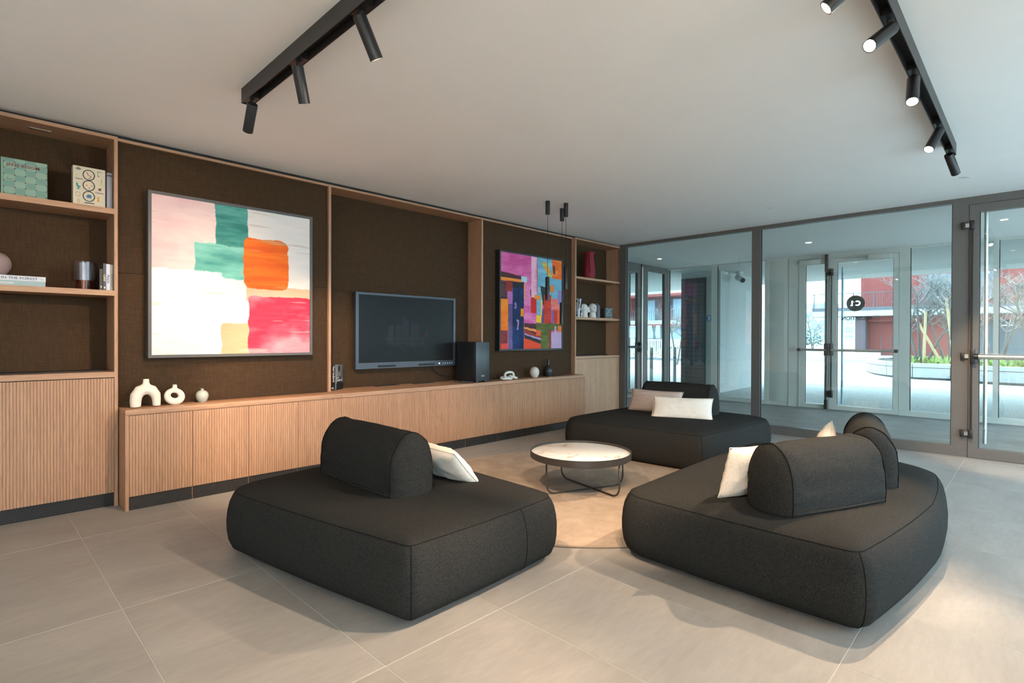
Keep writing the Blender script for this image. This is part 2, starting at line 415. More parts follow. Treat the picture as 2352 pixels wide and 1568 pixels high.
# left shelf unit
t = thing('shelf_unit', 'tall oak shelf unit with a grooved door at the left end of the cabinet wall', 'shelf unit', (.16, 4.9, 0))
UL0, UL1 = -.46, .778
box('side_panel', OAKZ, t, UL1-.021, VL, 0, UL1, 5.05, ZT); box('side_panel', OAKZ, t, UL0, VL, 0, UL0+.021, 5.05, ZT)
tb = box('top_board', OAKX, t, UL0+.021, VL, ZT-.024, UL1-.021, 5.05, ZT)
dl = MB().box(.31, 4.865, ZT-.0275, .425, 4.885, ZT-.0235).build('cabinet_light', ALU, tb)
for z0, z1 in ((2.097, 2.136), (1.512, 1.55)): box('shelf', OAKX, t, UL0+.021, VL, z0, UL1-.021, 5.03, z1)
ct = box('counter_board', OAKX, t, UL0+.021, VL, .928, UL1-.021, 5.03, .967)
box('vent_strip', BLACKM, ct, UL0+.05, 4.86, .9665, .72, 4.99, .975)
box('back_panel', WALLCLOTH, t, UL0+.021, 5.03, .1, UL1-.021, 5.05, ZT-.024)
fluted('door', UL0+.022, .152, .10, .922, VL+.004, .02, .0168, t); fluted('door', .155, UL1-.022, .10, .922, VL+.004, .02, .0168, t)
pg = MB().box(UL0+.021, VL+.03, 0, UL1-.021, VL+.045, .098)
pl = pg.build('plinth_grille', BLACKM, t)
pm = MB()
for r in range(7):
    for k in range(84):
        x = UL0+.04+k*.0142+(r % 2)*.0071
        if x < .12: continue
        pm.cone((x, VL+.0299, .014+r*.0123), (x, VL+.0285, .014+r*.0123), .0048, .0040, 6)
pmo = pm.build('punched_holes', plain('grille_relief', (.035, .036, .04, 1), .5), pl); pmo['kind'] = 'stuff'
box('carcass', BLACKM, t, UL0+.03, VL+.05, .02, UL1-.03, 5.03, .925)
# centre bays
def bay(label, a, b, back, seam):
    t = thing('wall_bay', label, 'wall panelling', ((a+b)/2, back, .705))
    box('cloth_panel', WALLCLOTH, t, a, back, .706, b, back+.02, seam-.001, .0015)
    box('cloth_panel', WALLCLOTH, t, a, back, seam+.001, b, back+.02, ZT-.021, .0015)
    return t
tA = bay('brown cloth wall bay behind the pastel painting', UL1+.001, 2.398, VP, 1.685)
box('head_strip', OAKX, tA, UL1+.001, VCN, ZT-.02, 2.398, VP+.05, ZT)
tB = bay('deep oak lined wall bay with brown cloth around the television', 2.426, 4.342, VN, 1.685)
box('side_lining', OAKZ, tB, 2.401, VCN, .706, 2.4255, 5.05, ZT); box('side_lining', OAKZ, tB, 4.3425, VCN, .706, 4.367, 5.05, ZT)
box('head_lining', OAKX, tB, 2.4255, VCN, ZT-.02, 4.3425, 5.05, ZT)
tC = bay('brown cloth wall bay behind the multicoloured painting', 4.37, 6.108, VP, 1.685)
box('head_strip', OAKX, tC, 4.37, VCN, ZT-.02, 6.108, VP+.05, ZT)
struct('trim_1', MB().box(UL0, 4.80, ZT+.001, UG, 5.05, ZC), BLACKM, 'black shadow gap between the oak wall and the ceiling')
# right shelf unit
UR0, UR1 = 6.11, 7.305
t = thing('shelf_unit', 'tall oak shelf unit with a plain door in the corner by the glass', 'shelf unit', (6.68, 4.9, 0))
box('side_panel', OAKZ, t, UR0, VRT, 0, UR0+.024, 5.05, ZT); box('side_panel', OAKZ, t, UR1-.024, VRT, 0, UR1, 5.05, ZT)
box('top_board', OAKX, t, UR0+.024, VRT, ZT-.022, UR1-.024, 5.05, ZT)
for z0, z1 in ((2.072, 2.103), (1.486, 1.522)): box('shelf', OAKX, t, UR0+.024, VRT, z0, UR1-.024, 5.0, z1)
ct = box('counter_board', OAKX, t, UR0+.024, VRT, .918, UR1-.024, 5.0, .953)
box('vent_strip', BLACKM, ct, UR0+.05, 4.84, .9525, UR1-.2, 4.97, .962)
box('back_panel', WALLCLOTH, t, UR0+.024, 5.0, .1, UR1-.024, 5.02, ZT-.022)
box('door', OAKZ, t, UR0+.025, VRT+.004, .10, UR1-.025, VRT+.024, .913)
box('plinth', PLINTH, t, UR0+.024, VRT+.03, 0, UR1-.024, VRT+.045, .098)
# worktops and base cabinets
V1 = 4.53; WZ = .705
def worktop(a, b, label, back):
    o = box('worktop', OAKX, None, a, V1, .668, b, back, WZ, .0015); tag(o, label, 'worktop', None); return o
worktop(.785, 2.4105, 'oak worktop section below the pastel painting', 4.788)
o = MB(); o.box(2.412, V1, .668, 4.368, 4.788, WZ); o.box(2.427, 4.788, .668, 4.341, 5.008, WZ)
tag(o.build('worktop', OAKX), 'oak worktop section below the television, running back into the niche', 'worktop')
worktop(4.3695, 6.105, 'oak worktop section below the multicoloured painting', 4.788)
tag(box('end_panel', OAKZ, None, .785, V1, 0, .806, 4.788, .667), 'narrow oak end panel closing the left end of the low cabinets', 'panel')
tag(box('end_panel', OAKZ, None, 6.086, V1, 0, 6.105, 4.788, .667), 'narrow oak end panel closing the far end of the low cabinets', 'panel')
DJ = [.807, 1.203, 1.605, 2.008, 2.411, 2.908, 3.409, 3.903, 4.398, 4.824, 5.251, 5.654, 6.085]
ORD = ['first', 'second', 'third', 'fourth', 'fifth', 'sixth', 'seventh', 'eighth', 'ninth', 'tenth', 'eleventh', 'twelfth']
for k in range(12):
    a, b = DJ[k], DJ[k+1]
    extra = {0: 'below the arched cream vase', 1: 'below the small grey vase', 4: 'below the black photo book', 7: 'below the black speaker', 8: 'below the white chain ornament', 11: 'at the far end beside the corner shelf unit'}.get(k, '%s of twelve from the left end' % ORD[k])
    t = thing('base_cabinet', 'low oak cabinet with grooved door, '+extra, 'cabinet', ((a+b)/2, 4.65, 0), 'low grooved oak cabinets')
    fluted('door', a+.0015, b-.0015, .098, .664, V1+.003, .019, .0181, t)
    box('carcass', OAKZ, t, a+.001, V1+.024, .09, b-.001, 4.785, .666)
    box('plinth', PLINTH, t, a+.004, V1+.012, 0, b-.002, V1+.03, .0895)
    box('plinth_joint', OAKZ, t, b-.002, V1+.014, 0, b+.002, V1+.03, .0895)

# ------------------------------------------------------------------ glazed partition to the lobby
def pane(parent, u, va, vb, z0, z1, m=GLASS, th=.010): return box('pane', m, parent, u, va, z0, u+th, vb, z1)
FD = .07
w1 = sroot('window_1', 'bronze framed glass partition bay beside the corner shelf unit')
box('post', BRONZE, w1, UG, 4.612, 0, UG+FD, 4.718, ZC); box('top_rail', BRONZE, w1, UG, 2.69, ZC-.045, UG+FD, 4.612, ZC)
box('bottom_rail', BRONZE, w1, UG, 2.69, 0, UG+FD, 4.612, .108); pane(w1, UG+.03, 2.69, 4.612, .10, ZC-.04)
for a, b in ((4.605, 4.612), (2.69, 2.697)): box('gasket', BRONZE_D, w1, UG+.02, a, .108, UG+.045, b, ZC-.045)
w2 = sroot('window_2', 'wide bronze framed glass partition bay facing the entrance doors')
box('post', BRONZE, w2, UG, 2.58, 0, UG+FD, 2.69, ZC); box('top_rail', BRONZE, w2, UG, .643, ZC-.045, UG+FD, 2.58, ZC)
box('bottom_rail', BRONZE, w2, UG, .643, 0, UG+FD, 2.58, .108); pane(w2, UG+.03, .643, 2.58, .10, ZC-.04)
for a, b in ((2.573, 2.58), (.643, .65)): box('gasket', BRONZE_D, w2, UG+.02, a, .108, UG+.045, b, ZC-.045)
box('post', BRONZE, w2, UG, .511, 0, UG+FD, .643, ZC)
d1 = sroot('door_1', 'bronze framed glass door with a panic bar leading to the lobby')
box('head_rail', BRONZE, d1, UG, -.75, 2.605, UG+FD, .511, ZC)
box('stile', BRONZE, d1, UG-.006, .428, .004, UG+FD, .507, 2.60); box('stile', BRONZE, d1, UG-.006, -.70, .004, UG+FD, -.62, 2.60)
box('leaf_rail', BRONZE, d1, UG-.006, -.62, 2.52, UG+FD, .428, 2.60); box('leaf_rail', BRONZE, d1, UG-.006, -.62, .004, UG+FD, .428, .103)
pane(d1, UG+.03, -.62, .428, .10, 2.525)
box('gasket', BRONZE_D, d1, UG+.02, .421, .103, UG+.045, .428, 2.52)
MB().cyl((UG-.065, .44, 1.045), (UG-.065, -.66, 1.045), .026, 20).build('push_bar', ALU, d1, .6)
lk = MB().box(UG-.075, .443, .97, UG-.006, .492, 1.122, .008).build('lock_case', BLACK, d1, .6)
MB().cyl((UG-.065, .46, 1.045), (UG-.065, .425, 1.045), .029, 16).build('bar_collar', BLACK, lk, .6)
for z in (2.39, .25):
    MB().box(UG-.06, .466, z-.045, UG-.006, .502, z+.045, .006).build('bolt_case', BLACK, d1, .6)
for z in (2.39, 1.045, .25):
    MB().box(UG-.035, .536, z-.036, UG-.001, .570, z+.036, .005).build('keeper', BLACK, d1, .6)
    MB().box(UG-.03, .506, z-.02, UG-.012, .536, z+.02).build('latch', STEEL, d1)
MB().box(UG-.03, .475, 1.12, UG-.006, .493, 2.35).box(UG-.03, .475, .29, UG-.006, .493, .97).build('bolt_rod', BLACK, d1)
MB().cyl((UG+.13, .383, .14), (UG+.13, .383, 2.53), .017, 16).cyl((UG+.07, .383, .3), (UG+.13, .383, .3), .009, 8).cyl((UG+.07, .383, 2.3), (UG+.13, .383, 2.3), .009, 8).build('pull_handle', ALU, d1, .6)
w3 = sroot('window_3', 'bronze framed glass bay beyond the lobby door')
box('post', BRONZE, w3, UG, -.82, 0, UG+FD, -.71, ZC); box('top_rail', BRONZE, w3, UG, VR, ZC-.045, UG+FD, -.82, ZC)
box('bottom_rail', BRONZE, w3, UG, VR, 0, UG+FD, -.82, .108); pane(w3, UG+.03, VR, -.82, .1, ZC-.04)

# lobby behind the glass
VLB = 9.4
lf = struct('floor_lobby', MB().box(UG+.001, -5, -.06, UF+.09, VLB, -.001), CARPET, 'grey carpet plank floor of the entrance lobby')
struct('ceiling_lobby', MB().box(UG+.031, -5, ZC, UF+.1, VLB, ZC+.2), WHITE, 'white ceiling of the entrance lobby')
struct('wall_lobby', MB().box(UG+.07, VLB, 0, UF+.1, VLB+.2, ZC), WALLP, 'white end wall of the lobby beyond the dark framed partition')
struct('wall_lobby_side', MB().box(UG+.01, 5.31, 0, UG+.07, VLB, ZC), WALLP, 'white wall between the lobby and the next room')
# dark framed cross partition of the lobby
VX = 5.60
d3 = sroot('door_3', 'dark framed glass door set across the left of the lobby')
box('head_rail', BRONZE, d3, UG+.08, VX, 2.50, 9.36, VX+.06, ZC); box('stile', BRONZE, d3, 9.24, VX, 0, 9.36, VX+.06, 2.50)
box('stile', BRONZE, d3, UG+.08, VX, 0, 7.45, VX+.06, 2.50); box('bottom_rail', BRONZE, d3, 7.45, VX, 0, 9.24, VX+.06, .09)
box('pane', GLASS, d3, 7.45, VX+.02, .085, 9.24, VX+.03, 2.505)
MB().cyl((7.5, VX-.06, 1.05), (9.26, VX-.06, 1.05), .022, 14).build('push_bar', DARKM, d3, .6)
MB().box(9.23, VX-.075, .95, 9.29, VX, 1.14, .006).build('lock_case', BLACK, d3, .6)
MB().cyl((9.375, VX-.02, .05), (9.375, VX-.02, 2.62), .014, 12).build('pull_handle', ALU, d3, .6)
w5 = sroot('window_5', 'dark framed glass side panel next to the lobby cross door')
box('post', BRONZE, w5, 9.40, VX, 0, 9.62, VX+.06, ZC); box('head_rail', BRONZE, w5, 9.62, VX, 2.56, UF, VX+.06, ZC)
box('post', BRONZE, w5, UF-.15, VX, 0, UF-.02, VX+.06, 2.56); box('pane', GLASS, w5, 9.62, VX+.02, .0, UF-.1, VX+.03, 2.565)

# entrance facade
FW = .07
def fac_post(parent, va, vb, z1=ZC, z0=0, name='post'): return box(name, GREYF, parent, UF, va, z0, UF+FW, vb, z1)
def fac_bay(n, va, vb, label, posts):
    w = sroot('window_%d' % n, label)
    for a, b in posts: fac_post(w, a, b)
    box('bottom_rail', GREYF, w, UF, va, 0, UF+FW, vb, .085); box('top_rail', GREYF, w, UF, va, ZC-.03, UF+FW, vb, ZC)
    pane(w, UF+.03, va, vb, .08, ZC-.025, GLASS_T); 
    box('gasket', BRONZE_D, w, UF+.015, vb-.01, .085, UF+.05, vb, ZC-.03); return w
fac_bay(6, 5.675, 6.56, 'sage grey framed facade bay beyond the cross partition', [(5.585, 5.675), (6.56, 6.64)])
fac_bay(7, 4.66, 5.585, 'sage grey framed facade bay left of the concrete corner', [(4.545, 4.66)])
fac_bay(8, 3.64, 4.545, 'sage grey framed facade bay in front of the concrete wall', [(3.56, 3.64)])
fac_bay(13, 6.64, 9.4, 'sage grey framed facade bay at the far left of the lobby', [(9.3, 9.4)])
o = sroot('trim_2', 'sage grey blind panel between facade glass and the entrance doors')
box('panel', GREYF, o, UF+.01, 3.22, .07, UF+.05, 3.56, ZC-.03, .004); box('post', GREYF, o, UF, 3.12, 0, UF+FW, 3.22, ZC)
box('panel_frame', GREYF, o, UF+.012, 3.22, 0, UF+FW, 3.56, .07); box('panel_frame', GREYF, o, UF+.012, 3.22, ZC-.03, UF+FW, 3.56, ZC)
d2 = sroot('door_2', 'sage grey glazed double entrance door with push bars')
box('head_frame', GREYF, d2, UF, 1.51, 2.60, UF+FW, 3.12, ZC); box('jamb', GREYF, d2, UF, 3.055, 0, UF+FW, 3.12, 2.60); box('jamb', GREYF, d2, UF, 1.51, 0, UF+FW, 1.58, 2.60)
def leaf(va, vb, ga, gb):
    l = MB()
    l.box(UF-.01, va, .006, UF+.06, ga, 2.595).box(UF-.01, gb, .006, UF+.06, vb, 2.595).box(UF-.01, ga, .006, UF+.06, gb, .08).box(UF-.01, ga, 2.512, UF+.06, gb, 2.595)
    o = l.build('leaf_frame', GREYF, d2); box('pane', GLASS_T, o, UF+.02, ga, .075, UF+.032, gb, 2.515)
    MB().box(UF+.012, ga, .08, UF+.02, ga+.008, 2.512).box(UF+.012, gb-.008, .08, UF+.02, gb, 2.512).build('gasket', BRONZE_D, o)
leaf(2.575, 3.05, 2.635, 2.945); leaf(1.585, 2.568, 1.655, 2.45)
for va, vb in ((2.59, 3.02), (1.60, 2.52)):
    MB().cyl((UF-.08, va, 1.025), (UF-.08, vb, 1.025), .022, 14).build('push_bar', ALU, d2, .6)
for v in (3.02, 1.60): MB().cyl((UF-.08, v-.02, 1.025), (UF-.08, v+.03, 1.025), .028, 12).build('bar_end', BLACK, d2, .6)
for v in (2.605, 2.525):
    MB().box(UF-.10, v-.022, .93, UF-.01, v+.022, 1.14, .008).build('lock_case', BLACK, d2, .6)
MB().cyl((UF-.045, 2.606, .08), (UF-.045, 2.606, 2.55), .012, 8).build('bolt_rod', BLACK, d2, .6)
MB().cyl((UF-.045, 2.527, .3), (UF-.045, 2.527, 2.36), .012, 8).build('bolt_rod', BLACK, d2, .6)
for v, z, h in ((2.606, 2.60, .07), (2.606, 2.45, .08), (2.606, .09, .08), (2.527, 2.36, .06), (2.527, .27, .06)):
    MB().box(UF-.07, v-.022, z-h, UF-.01, v+.022, z+h, .006).build('bolt_case', BLACK, d2, .6)
for z in (2.36, .27): MB().box(UF-.05, 2.565, z-.05, UF-.01, 2.592, z+.05, .004).build('keeper', BLACK, d2, .6)
for va, vb in ((2.70, 3.03), (1.68, 2.0)):
    o = MB().box(UF-.06, va, 2.525, UF-.01, vb, 2.60, .006).build('door_closer', GREYF, d2, .6)
MB().box(UF-.05, 2.0, 2.575, UF-.02, 2.35, 2.59).build('closer_arm', STEEL, d2); MB().box(UF-.05, 2.72, 2.605, UF-.02, 2.98, 2.62).build('closer_arm', STEEL, d2)
MB().cyl((UF+.13, 2.40, .1), (UF+.13, 2.40, 2.45), .018, 12).build('pull_handle', plain('handle_steel', (.33, .40, .46, 1), .35, .7), d2, .6)
# door lettering, applied outside and read mirrored from the lounge
DK = plain('door_film_dark', (.045, .045, .035, 1), .6); INK = plain('door_film_letters', (.06, .07, .075, 1), .6)
em = bmesh.new()
def eloop(pts):
    v = [em.verts.new((UF+.0335, 2.188+x, 1.817+y)) for x, y in pts]
    for k in range(len(v)): em.edges.new((v[k], v[(k+1) % len(v)]))
eloop([(.134*math.cos(2*pi*k/64), .134*math.sin(2*pi*k/64)) for k in range(64)])
ar = np.linspace(math.radians(48), math.radians(312), 22)
eloop([(-.028+.043*math.cos(q), .043*math.sin(q)) for q in ar]+[(-.028+.025*math.cos(q), .025*math.sin(q)) for q in ar[::-1]])
eloop([(.022, .028), (.040, .043), (.058, .043), (.058, -.030), (.072, -.030), (.072, -.043), (.026, -.043), (.026, -.030), (.040, -.030), (.040, .020), (.022, .014)])
bmesh.ops.triangle_fill(em, edges=list(em.edges), use_beauty=True)
me = bpy.data.meshes.new('round_emblem'); em.to_mesh(me); em.free(); me.materials.append(DK)
o = bpy.data.objects.new('round_emblem', me); COL.objects.link(o); o.parent = d2; ORG[o.name] = Vector((0, 0, 0))
text('lettering', 'RECEPTION', .062, (UF+.0335, 1.945, 1.536), (0, 1, 0), (0, 0, 1), INK, d2, .035, 'LEFT', .96)
MB().tube([(UF+.034, 1.885+.043*math.cos(a), 1.566+.043*math.sin(a)) for a in np.linspace(0, 2*pi, 40)[:-1]], .0028, 6, True).build('info_ring', INK, d2)
text('info_letter', 'i', .038, (UF+.0335, 1.885, 1.548), (0, 1, 0), (0, 0, 1), INK, d2, .03, 'CENTER')
fac_bay(9, .46, 1.44, 'sage grey framed facade bay with a view to the planter trees', [(1.44, 1.51), (.40, .46)])
fac_bay(10, -.9, .40, 'sage grey framed facade bay seen through the lobby door', [(-.97, -.9)])
fac_bay(11, -2.4, -.97, 'sage grey framed facade bay further along the lobby', [(-2.47, -2.4)])
fac_bay(12, -5, -2.47, 'sage grey framed facade bay at the end of the lobby', [(-5, -4.93)])

# ------------------------------------------------------------------ seating islands
def round_poly(corners, step=.05):
    """corners: (x, y, r) counter-clockwise -> dense outline with outward normals"""
    n = len(corners); segs = []
    for k in range(n):
        P = Vector(corners[k][:2]); A = Vector(corners[k-1][:2]); B = Vector(corners[(k+1) % n][:2]); r = corners[k][2]
        d0 = (P-A).normalized(); d1 = (B-P).normalized(); ang = math.acos(max(-1, min(1, d0.dot(d1))))
        tl = r*math.tan(ang/2); c = P-d0*tl+Vector((-d0.y, d0.x))*r
        a0 = math.atan2((P-d0*tl-c).y, (P-d0*tl-c).x); m = max(6, int(ang*r/.018))
        segs.append([(c+Vector((math.cos(a0+ang*q/m), math.sin(a0+ang*q/m)))*r) for q in range(m+1)])
    pts = []
    for k in range(n):
        pts += segs[k]; a, b = segs[k][-1], segs[(k+1) % n][0]; m = int((b-a).length/step)
        nb = Vector(((b-a).y, -(b-a).x)).normalized()
        for q in range(1, m): pts.append(a+(b-a)*q/m+nb*.012*math.sin(pi*q/m))
    nn = len(pts); nor = []
    for k in range(nn):
        t = pts[(k+1) % nn]-pts[k-1]; nor.append(Vector((t.y, -t.x)).normalized())
    return pts, nor
PROF = [(.095, .018), (.055, .020), (.027, .040), (.009, .082), (.001, .135), (.0, .19), (.005, .24), (.015, .285), (.031, .320), (.047, .340)]
def island(label, corners, seams_at):
    pts, nor = round_poly(corners); cx = sum(p.x for p in pts)/len(pts); cy = sum(p.y for p in pts)/len(pts)
    t = thing('seating_island', label, 'sofa', (cx, cy, 0), 'charcoal seating islands')
    rings = [[Vector((p.x-n.x*i, p.y-n.y*i, z)) for p, n in zip(pts, nor)] for i, z in PROF]
    last = rings[-1]
    for f, z in ((.97, .352), (.93, .361), (.86, .369), (.75, .375), (.5, .379), (.2, .381)): rings.append([Vector((cx+(q.x-cx)*f, cy+(q.y-cy)*f, z)) for q in last])
    MB().loft(rings).build('seat', CHAR, t, 3.2)
    sm = MB(); sm.tube([v+Vector((0, 0, .0008)) for v in rings[9]], .0014, 6, True); sm.build('top_seam', CHAR_SEAM, t, 3.2)
    for sx, sy in seams_at:
        k = min(range(len(pts)), key=lambda q: (pts[q]-Vector((sx, sy))).length)
        MB().tube([rings[j][k]+Vector((nor[k].x, nor[k].y, 0))*.0003 for j in range(1, 10)], .0018, 6).build('side_seam', CHAR_SEAM, t, 3.2)
    for (x, y, r) in corners:
        d = Vector((cx-x, cy-y)).normalized()*.34; MB().cyl((x+d.x, y+d.y, 0), (x+d.x, y+d.y, .03), .03, 12).build('foot', BLACK, t)
    return t
island('charcoal seating island nearest the grooved cabinets, one cream cushion on it', [(1.27, 1.83, .09), (2.36, 1.87, .16), (2.38, 3.60, .24), (.985, 3.40, .24)], [(1.27, 1.83), (2.0, 1.86), (.985, 3.40)])
island('charcoal seating island in front of the glass partition, two cushions on it', [(4.57, 2.10, .10), (6.28, 2.02, .28), (6.34, 3.72, .26), (4.52, 3.74, .22)], [(4.57, 2.10), (4.52, 3.74)])
island('long charcoal seating island with a curved back, two backrests on it', [(2.52, .47, .11), (3.6, .345, .5), (4.55, .42, .42), (4.92, 1.05, .45), (4.75, 1.76, .25), (2.56, 1.73, .20)], [(2.52, .47), (2.56, 1.73)])

def backrest(label, cx, cy, rz, L=.78, wd=.27, H=.335, seed=0):
    t = thing('backrest_bolster', label, 'backrest', (cx, cy, .368), 'charcoal loaf shaped backrests', rz)
    N = 40; hw = wd/2; h1 = H*.42
    prof = []
    for k in range(N+1):
        f = k/N
        if f < .22: prof.append((-hw*(1+.03*math.sin(pi*f/.22)), h1*f/.22))
        elif f > .78: prof.append((hw*(1+.03*math.sin(pi*(1-f)/.22)), h1*(1-f)/.22))
        else:
            a = pi*(1-(f-.22)/.56); prof.append((hw*math.cos(a), h1+(H-h1)*math.sin(a)))
    def ring(s, inset, wr=0.0):
        o = []
        for k, (y, z) in enumerate(prof):
            f = k/N; cyc = inset/hw
            yy = y*(1-cyc); zz = z*(1-.55*cyc)
            side = abs(f-.5)*2
            w_ = wr*noise.noise(Vector((f*15+seed*3.1, s*9+seed, seed)))*(1.25 if side < .86 else .25)
            n = Vector((y/hw**2, max(0, z-h1)/(H-h1)**2 if z > h1 else 0)); n = n.normalized() if n.length else Vector((1, 0))
            o.append(Vector((s, yy+n.x*w_, zz+n.y*w_)))
        return o
    E_ = L/2; rings = []
    for s, i, w_ in ((E_+.058, .110, 0), (E_+.053, .080, .003), (E_+.040, .045, .009), (E_+.020, .014, .013), (E_, .0, .004)): rings.append(ring(s, i, w_))
    M = 22
    for k in range(1, M):
        s = E_-L*k/M; d = min(k, M-k)/M*L
        rings.append(ring(s, -.006*math.sin(pi*k/M), .017*math.exp(-((d-.035)/.06)**2)+.002))
    for s, i, w_ in ((E_, .0, .004), (E_+.020, .014, .013), (E_+.040, .045, .009), (E_+.053, .080, .003), (E_+.058, .110, 0)): rings.append(ring(-s, i, w_))
    b = MB().loft(rings, True, True, True).build('bolster', CHAR, t, 3.2)
    for s in (E_, -E_): MB().tube([p+Vector((0, 0, .001)) for p in ring(s, -.0012, .003)], .0022, 6).build('end_seam', CHAR_SEAM, b, 3.2)
    pts, _ = round_poly([(-E_-.03, -hw-.004, .06), (E_+.03, -hw-.004, .06), (E_+.03, hw+.004, .06), (-E_-.03, hw+.004, .06)])
    MB().tube([Vector((p.x, p.y, .018)) for p in pts], .0062, 8, True).build('hem', CHAR, t, 3.2)
    return t
backrest('backrest bolster on the seating island nearest the cabinets', 1.695, 2.80, pi/2, .77, .27, seed=1)
backrest('backrest bolster on the seating island by the glass partition', 5.80, 2.97, pi/2+.03, .80, .27, seed=2)
backrest('front backrest bolster on the long curved seating island', 3.105, .815, math.radians(-23.5), .66, .265, .33, 3)
backrest('rear backrest bolster on the long curved seating island, seen end on', 4.055, .775, math.radians(12.6), .74, .265, .335, 4)

def cushion(label, c, ex, ey, a, b, th, mat, group=None, seed=0):
    """soft cushion: c centre, ex along width, ey along height"""
    ex = Vector(ex).normalized(); ey = Vector(ey); ey = (ey-ex*ex.dot(ey)).normalized(); ez = ex.cross(ey)
    t = thing('cushion', label, 'cushion', c, group); N = 26; M_ = 18
    def P(i, j, sgn):
        x, y = i/N*2-1, j/M_*2-1
        px = x*(1-.055*(1-y*y)); py = y*(1-.075*(1-x*x))
        h = th*((1-abs(x)**2.6)*(1-abs(y)**2.6))**.45
        q = Vector((x*2.3+seed*5, y*1.9, sgn*.7+seed)); e = min(1, 3*(1-max(abs(x), abs(y))))
        h += e*(.010*noise.noise(q*1.6)+.006*noise.noise(q*3.9))
        pinch = math.exp(-((1-abs(x))/.18)**2-((y)/.6)**2)*.012*math.sin(y*16+seed)
        return Vector(c)+ex*px*a+ey*py*b+ez*sgn*max(0, h+e*pinch)
    mb = MB(); V = {}
    for sgn in (1, -1):
        for i in range(N+1):
            for j in range(M_+1):
                if sgn < 0 and (i in (0, N) or j in (0, M_)): V[i, j, sgn] = V[i, j, 1]; continue
                V[i, j, sgn] = mb.bm.verts.new(P(i, j, sgn))
        for i in range(N):
            for j in range(M_): mb.bm.faces.new((V[i, j, sgn], V[i+1, j, sgn], V[i+1, j+1, sgn], V[i, j+1, sgn]))
    mb.build('cover', mat, t, 3.2)
    edge = [P(i, 0, 1) for i in range(N)]+[P(N, j, 1) for j in range(M_)]+[P(N-i, M_, 1) for i in range(N)]+[P(0, M_-j, 1) for j in range(M_)]
    MB().tube(edge, .0028, 6, True).build('edge_seam', mat, t, 3.2)
    return t
cushion('cream cushion leaning behind the bolster nearest the cabinets', (2.025, 2.60, .468), (0, 1, .03), (-.95, 0, 1), .27, .15, .066, LINEN_W, None, 1)
cushion('taupe lumbar cushion on the island by the glass, behind the cream one', (5.545, 3.13, .495), (-.05, 1, 0), (.42, 0, 1), .32, .135, .062, LINEN_G, None, 2)
cushion('cream lumbar cushion lying in front of the taupe cushion', (5.375, 2.715, .468), (-.42, 1, 0), (.62, .26, 1), .315, .135, .055, LINEN_W, None, 3)
d = Vector((math.cos(math.radians(-23.5)), math.sin(math.radians(-23.5)), 0)); n_ = Vector((-d.y, d.x, 0))
cushion('cream cushion leaning on the front bolster of the curved island', Vector((3.105, .815, .51))+n_*.205-d*.16, d, n_*-.30+Vector((0, 0, 1)), .27, .15, .068, LINEN_W, None, 4)
d = Vector((math.cos(math.radians(12.6)), math.sin(math.radians(12.6)), 0)); n_ = Vector((-d.y, d.x, 0))
cushion('cream cushion tip showing above the rear bolster of the curved island', Vector((4.055, .775, .455))+n_*.245+d*.12, d+Vector((0, 0, .22)), n_*-.35+Vector((0, 0, 1)), .27, .13, .062, LINEN_W, None, 5)

# ------------------------------------------------------------------ rug and table
TC = (3.446, 2.604)
RC, RR = (3.50, 2.72), 1.30
t = thing('round_rug', 'large round beige rug under the coffee table', 'rug', (RC[0], RC[1], 0))
MB().lathe([(0, .001), (RR-.004, .001), (RR, .004), (RR-.002, .011), (RR-.02, .013), (0, .013)], (RC[0], RC[1], 0), 128).build('pile', RUG, t, .9)
MB().tube([(RC[0]+(RR-.004)*math.cos(a), RC[1]+(RR-.004)*math.sin(a), .009) for a in np.linspace(0, 2*pi, 161)[:-1]], .006, 6, True).build('bound_edge', plain('rug_binding', (.30, .22, .16, 1), .9), t, 3.2)
t = thing('coffee_table', 'round marble tray coffee table on crossed wire legs', 'coffee table', (TC[0], TC[1], .013))
TR, TZ = .400, .326
FRM = plain('umber_steel', (.038, .033, .029, 1), .42)
MB().lathe([(0, TZ-.052), (TR-.004, TZ-.052), (TR, TZ-.048), (TR, TZ), (TR-.006, TZ), (TR-.006, TZ-.024), (0, TZ-.024)], (TC[0], TC[1], 0), 96).build('tray_rim', FRM, t, .6)
MB().lathe([(0, TZ-.0235), (TR-.008, TZ-.0235), (TR-.008, TZ-.0185), (TR-.010, TZ-.0175), (0, TZ-.0175)], (TC[0], TC[1], 0), 96).build('marble_top', MARBLE, t, .6)
for k, (P0, P1) in enumerate((((3.131, 2.690), (3.790, 2.430)), ((3.440, 2.235), (3.610, 2.930)))):
    A = Vector((P0[0], P0[1], 0)); B = Vector((P1[0], P1[1], 0)); dd = (B-A).normalized(); r = .075; z0 = .013+.0065+.002*k; pts = [A+Vector((0, 0, TZ-.05))]
    for q in range(9):
        a = pi/2*q/8; pts.append(A+dd*(r-r*math.cos(a))+Vector((0, 0, z0+r-r*math.sin(a))))
    for q in range(9):
        a = pi/2*(1-q/8); pts.append(B-dd*(r-r*math.cos(a))+Vector((0, 0, z0+r-r*math.sin(a))))
    pts.append(B+Vector((0, 0, TZ-.05))); MB().tube(pts, .0068, 10).build('leg_loop', FRM, t, 3.2)

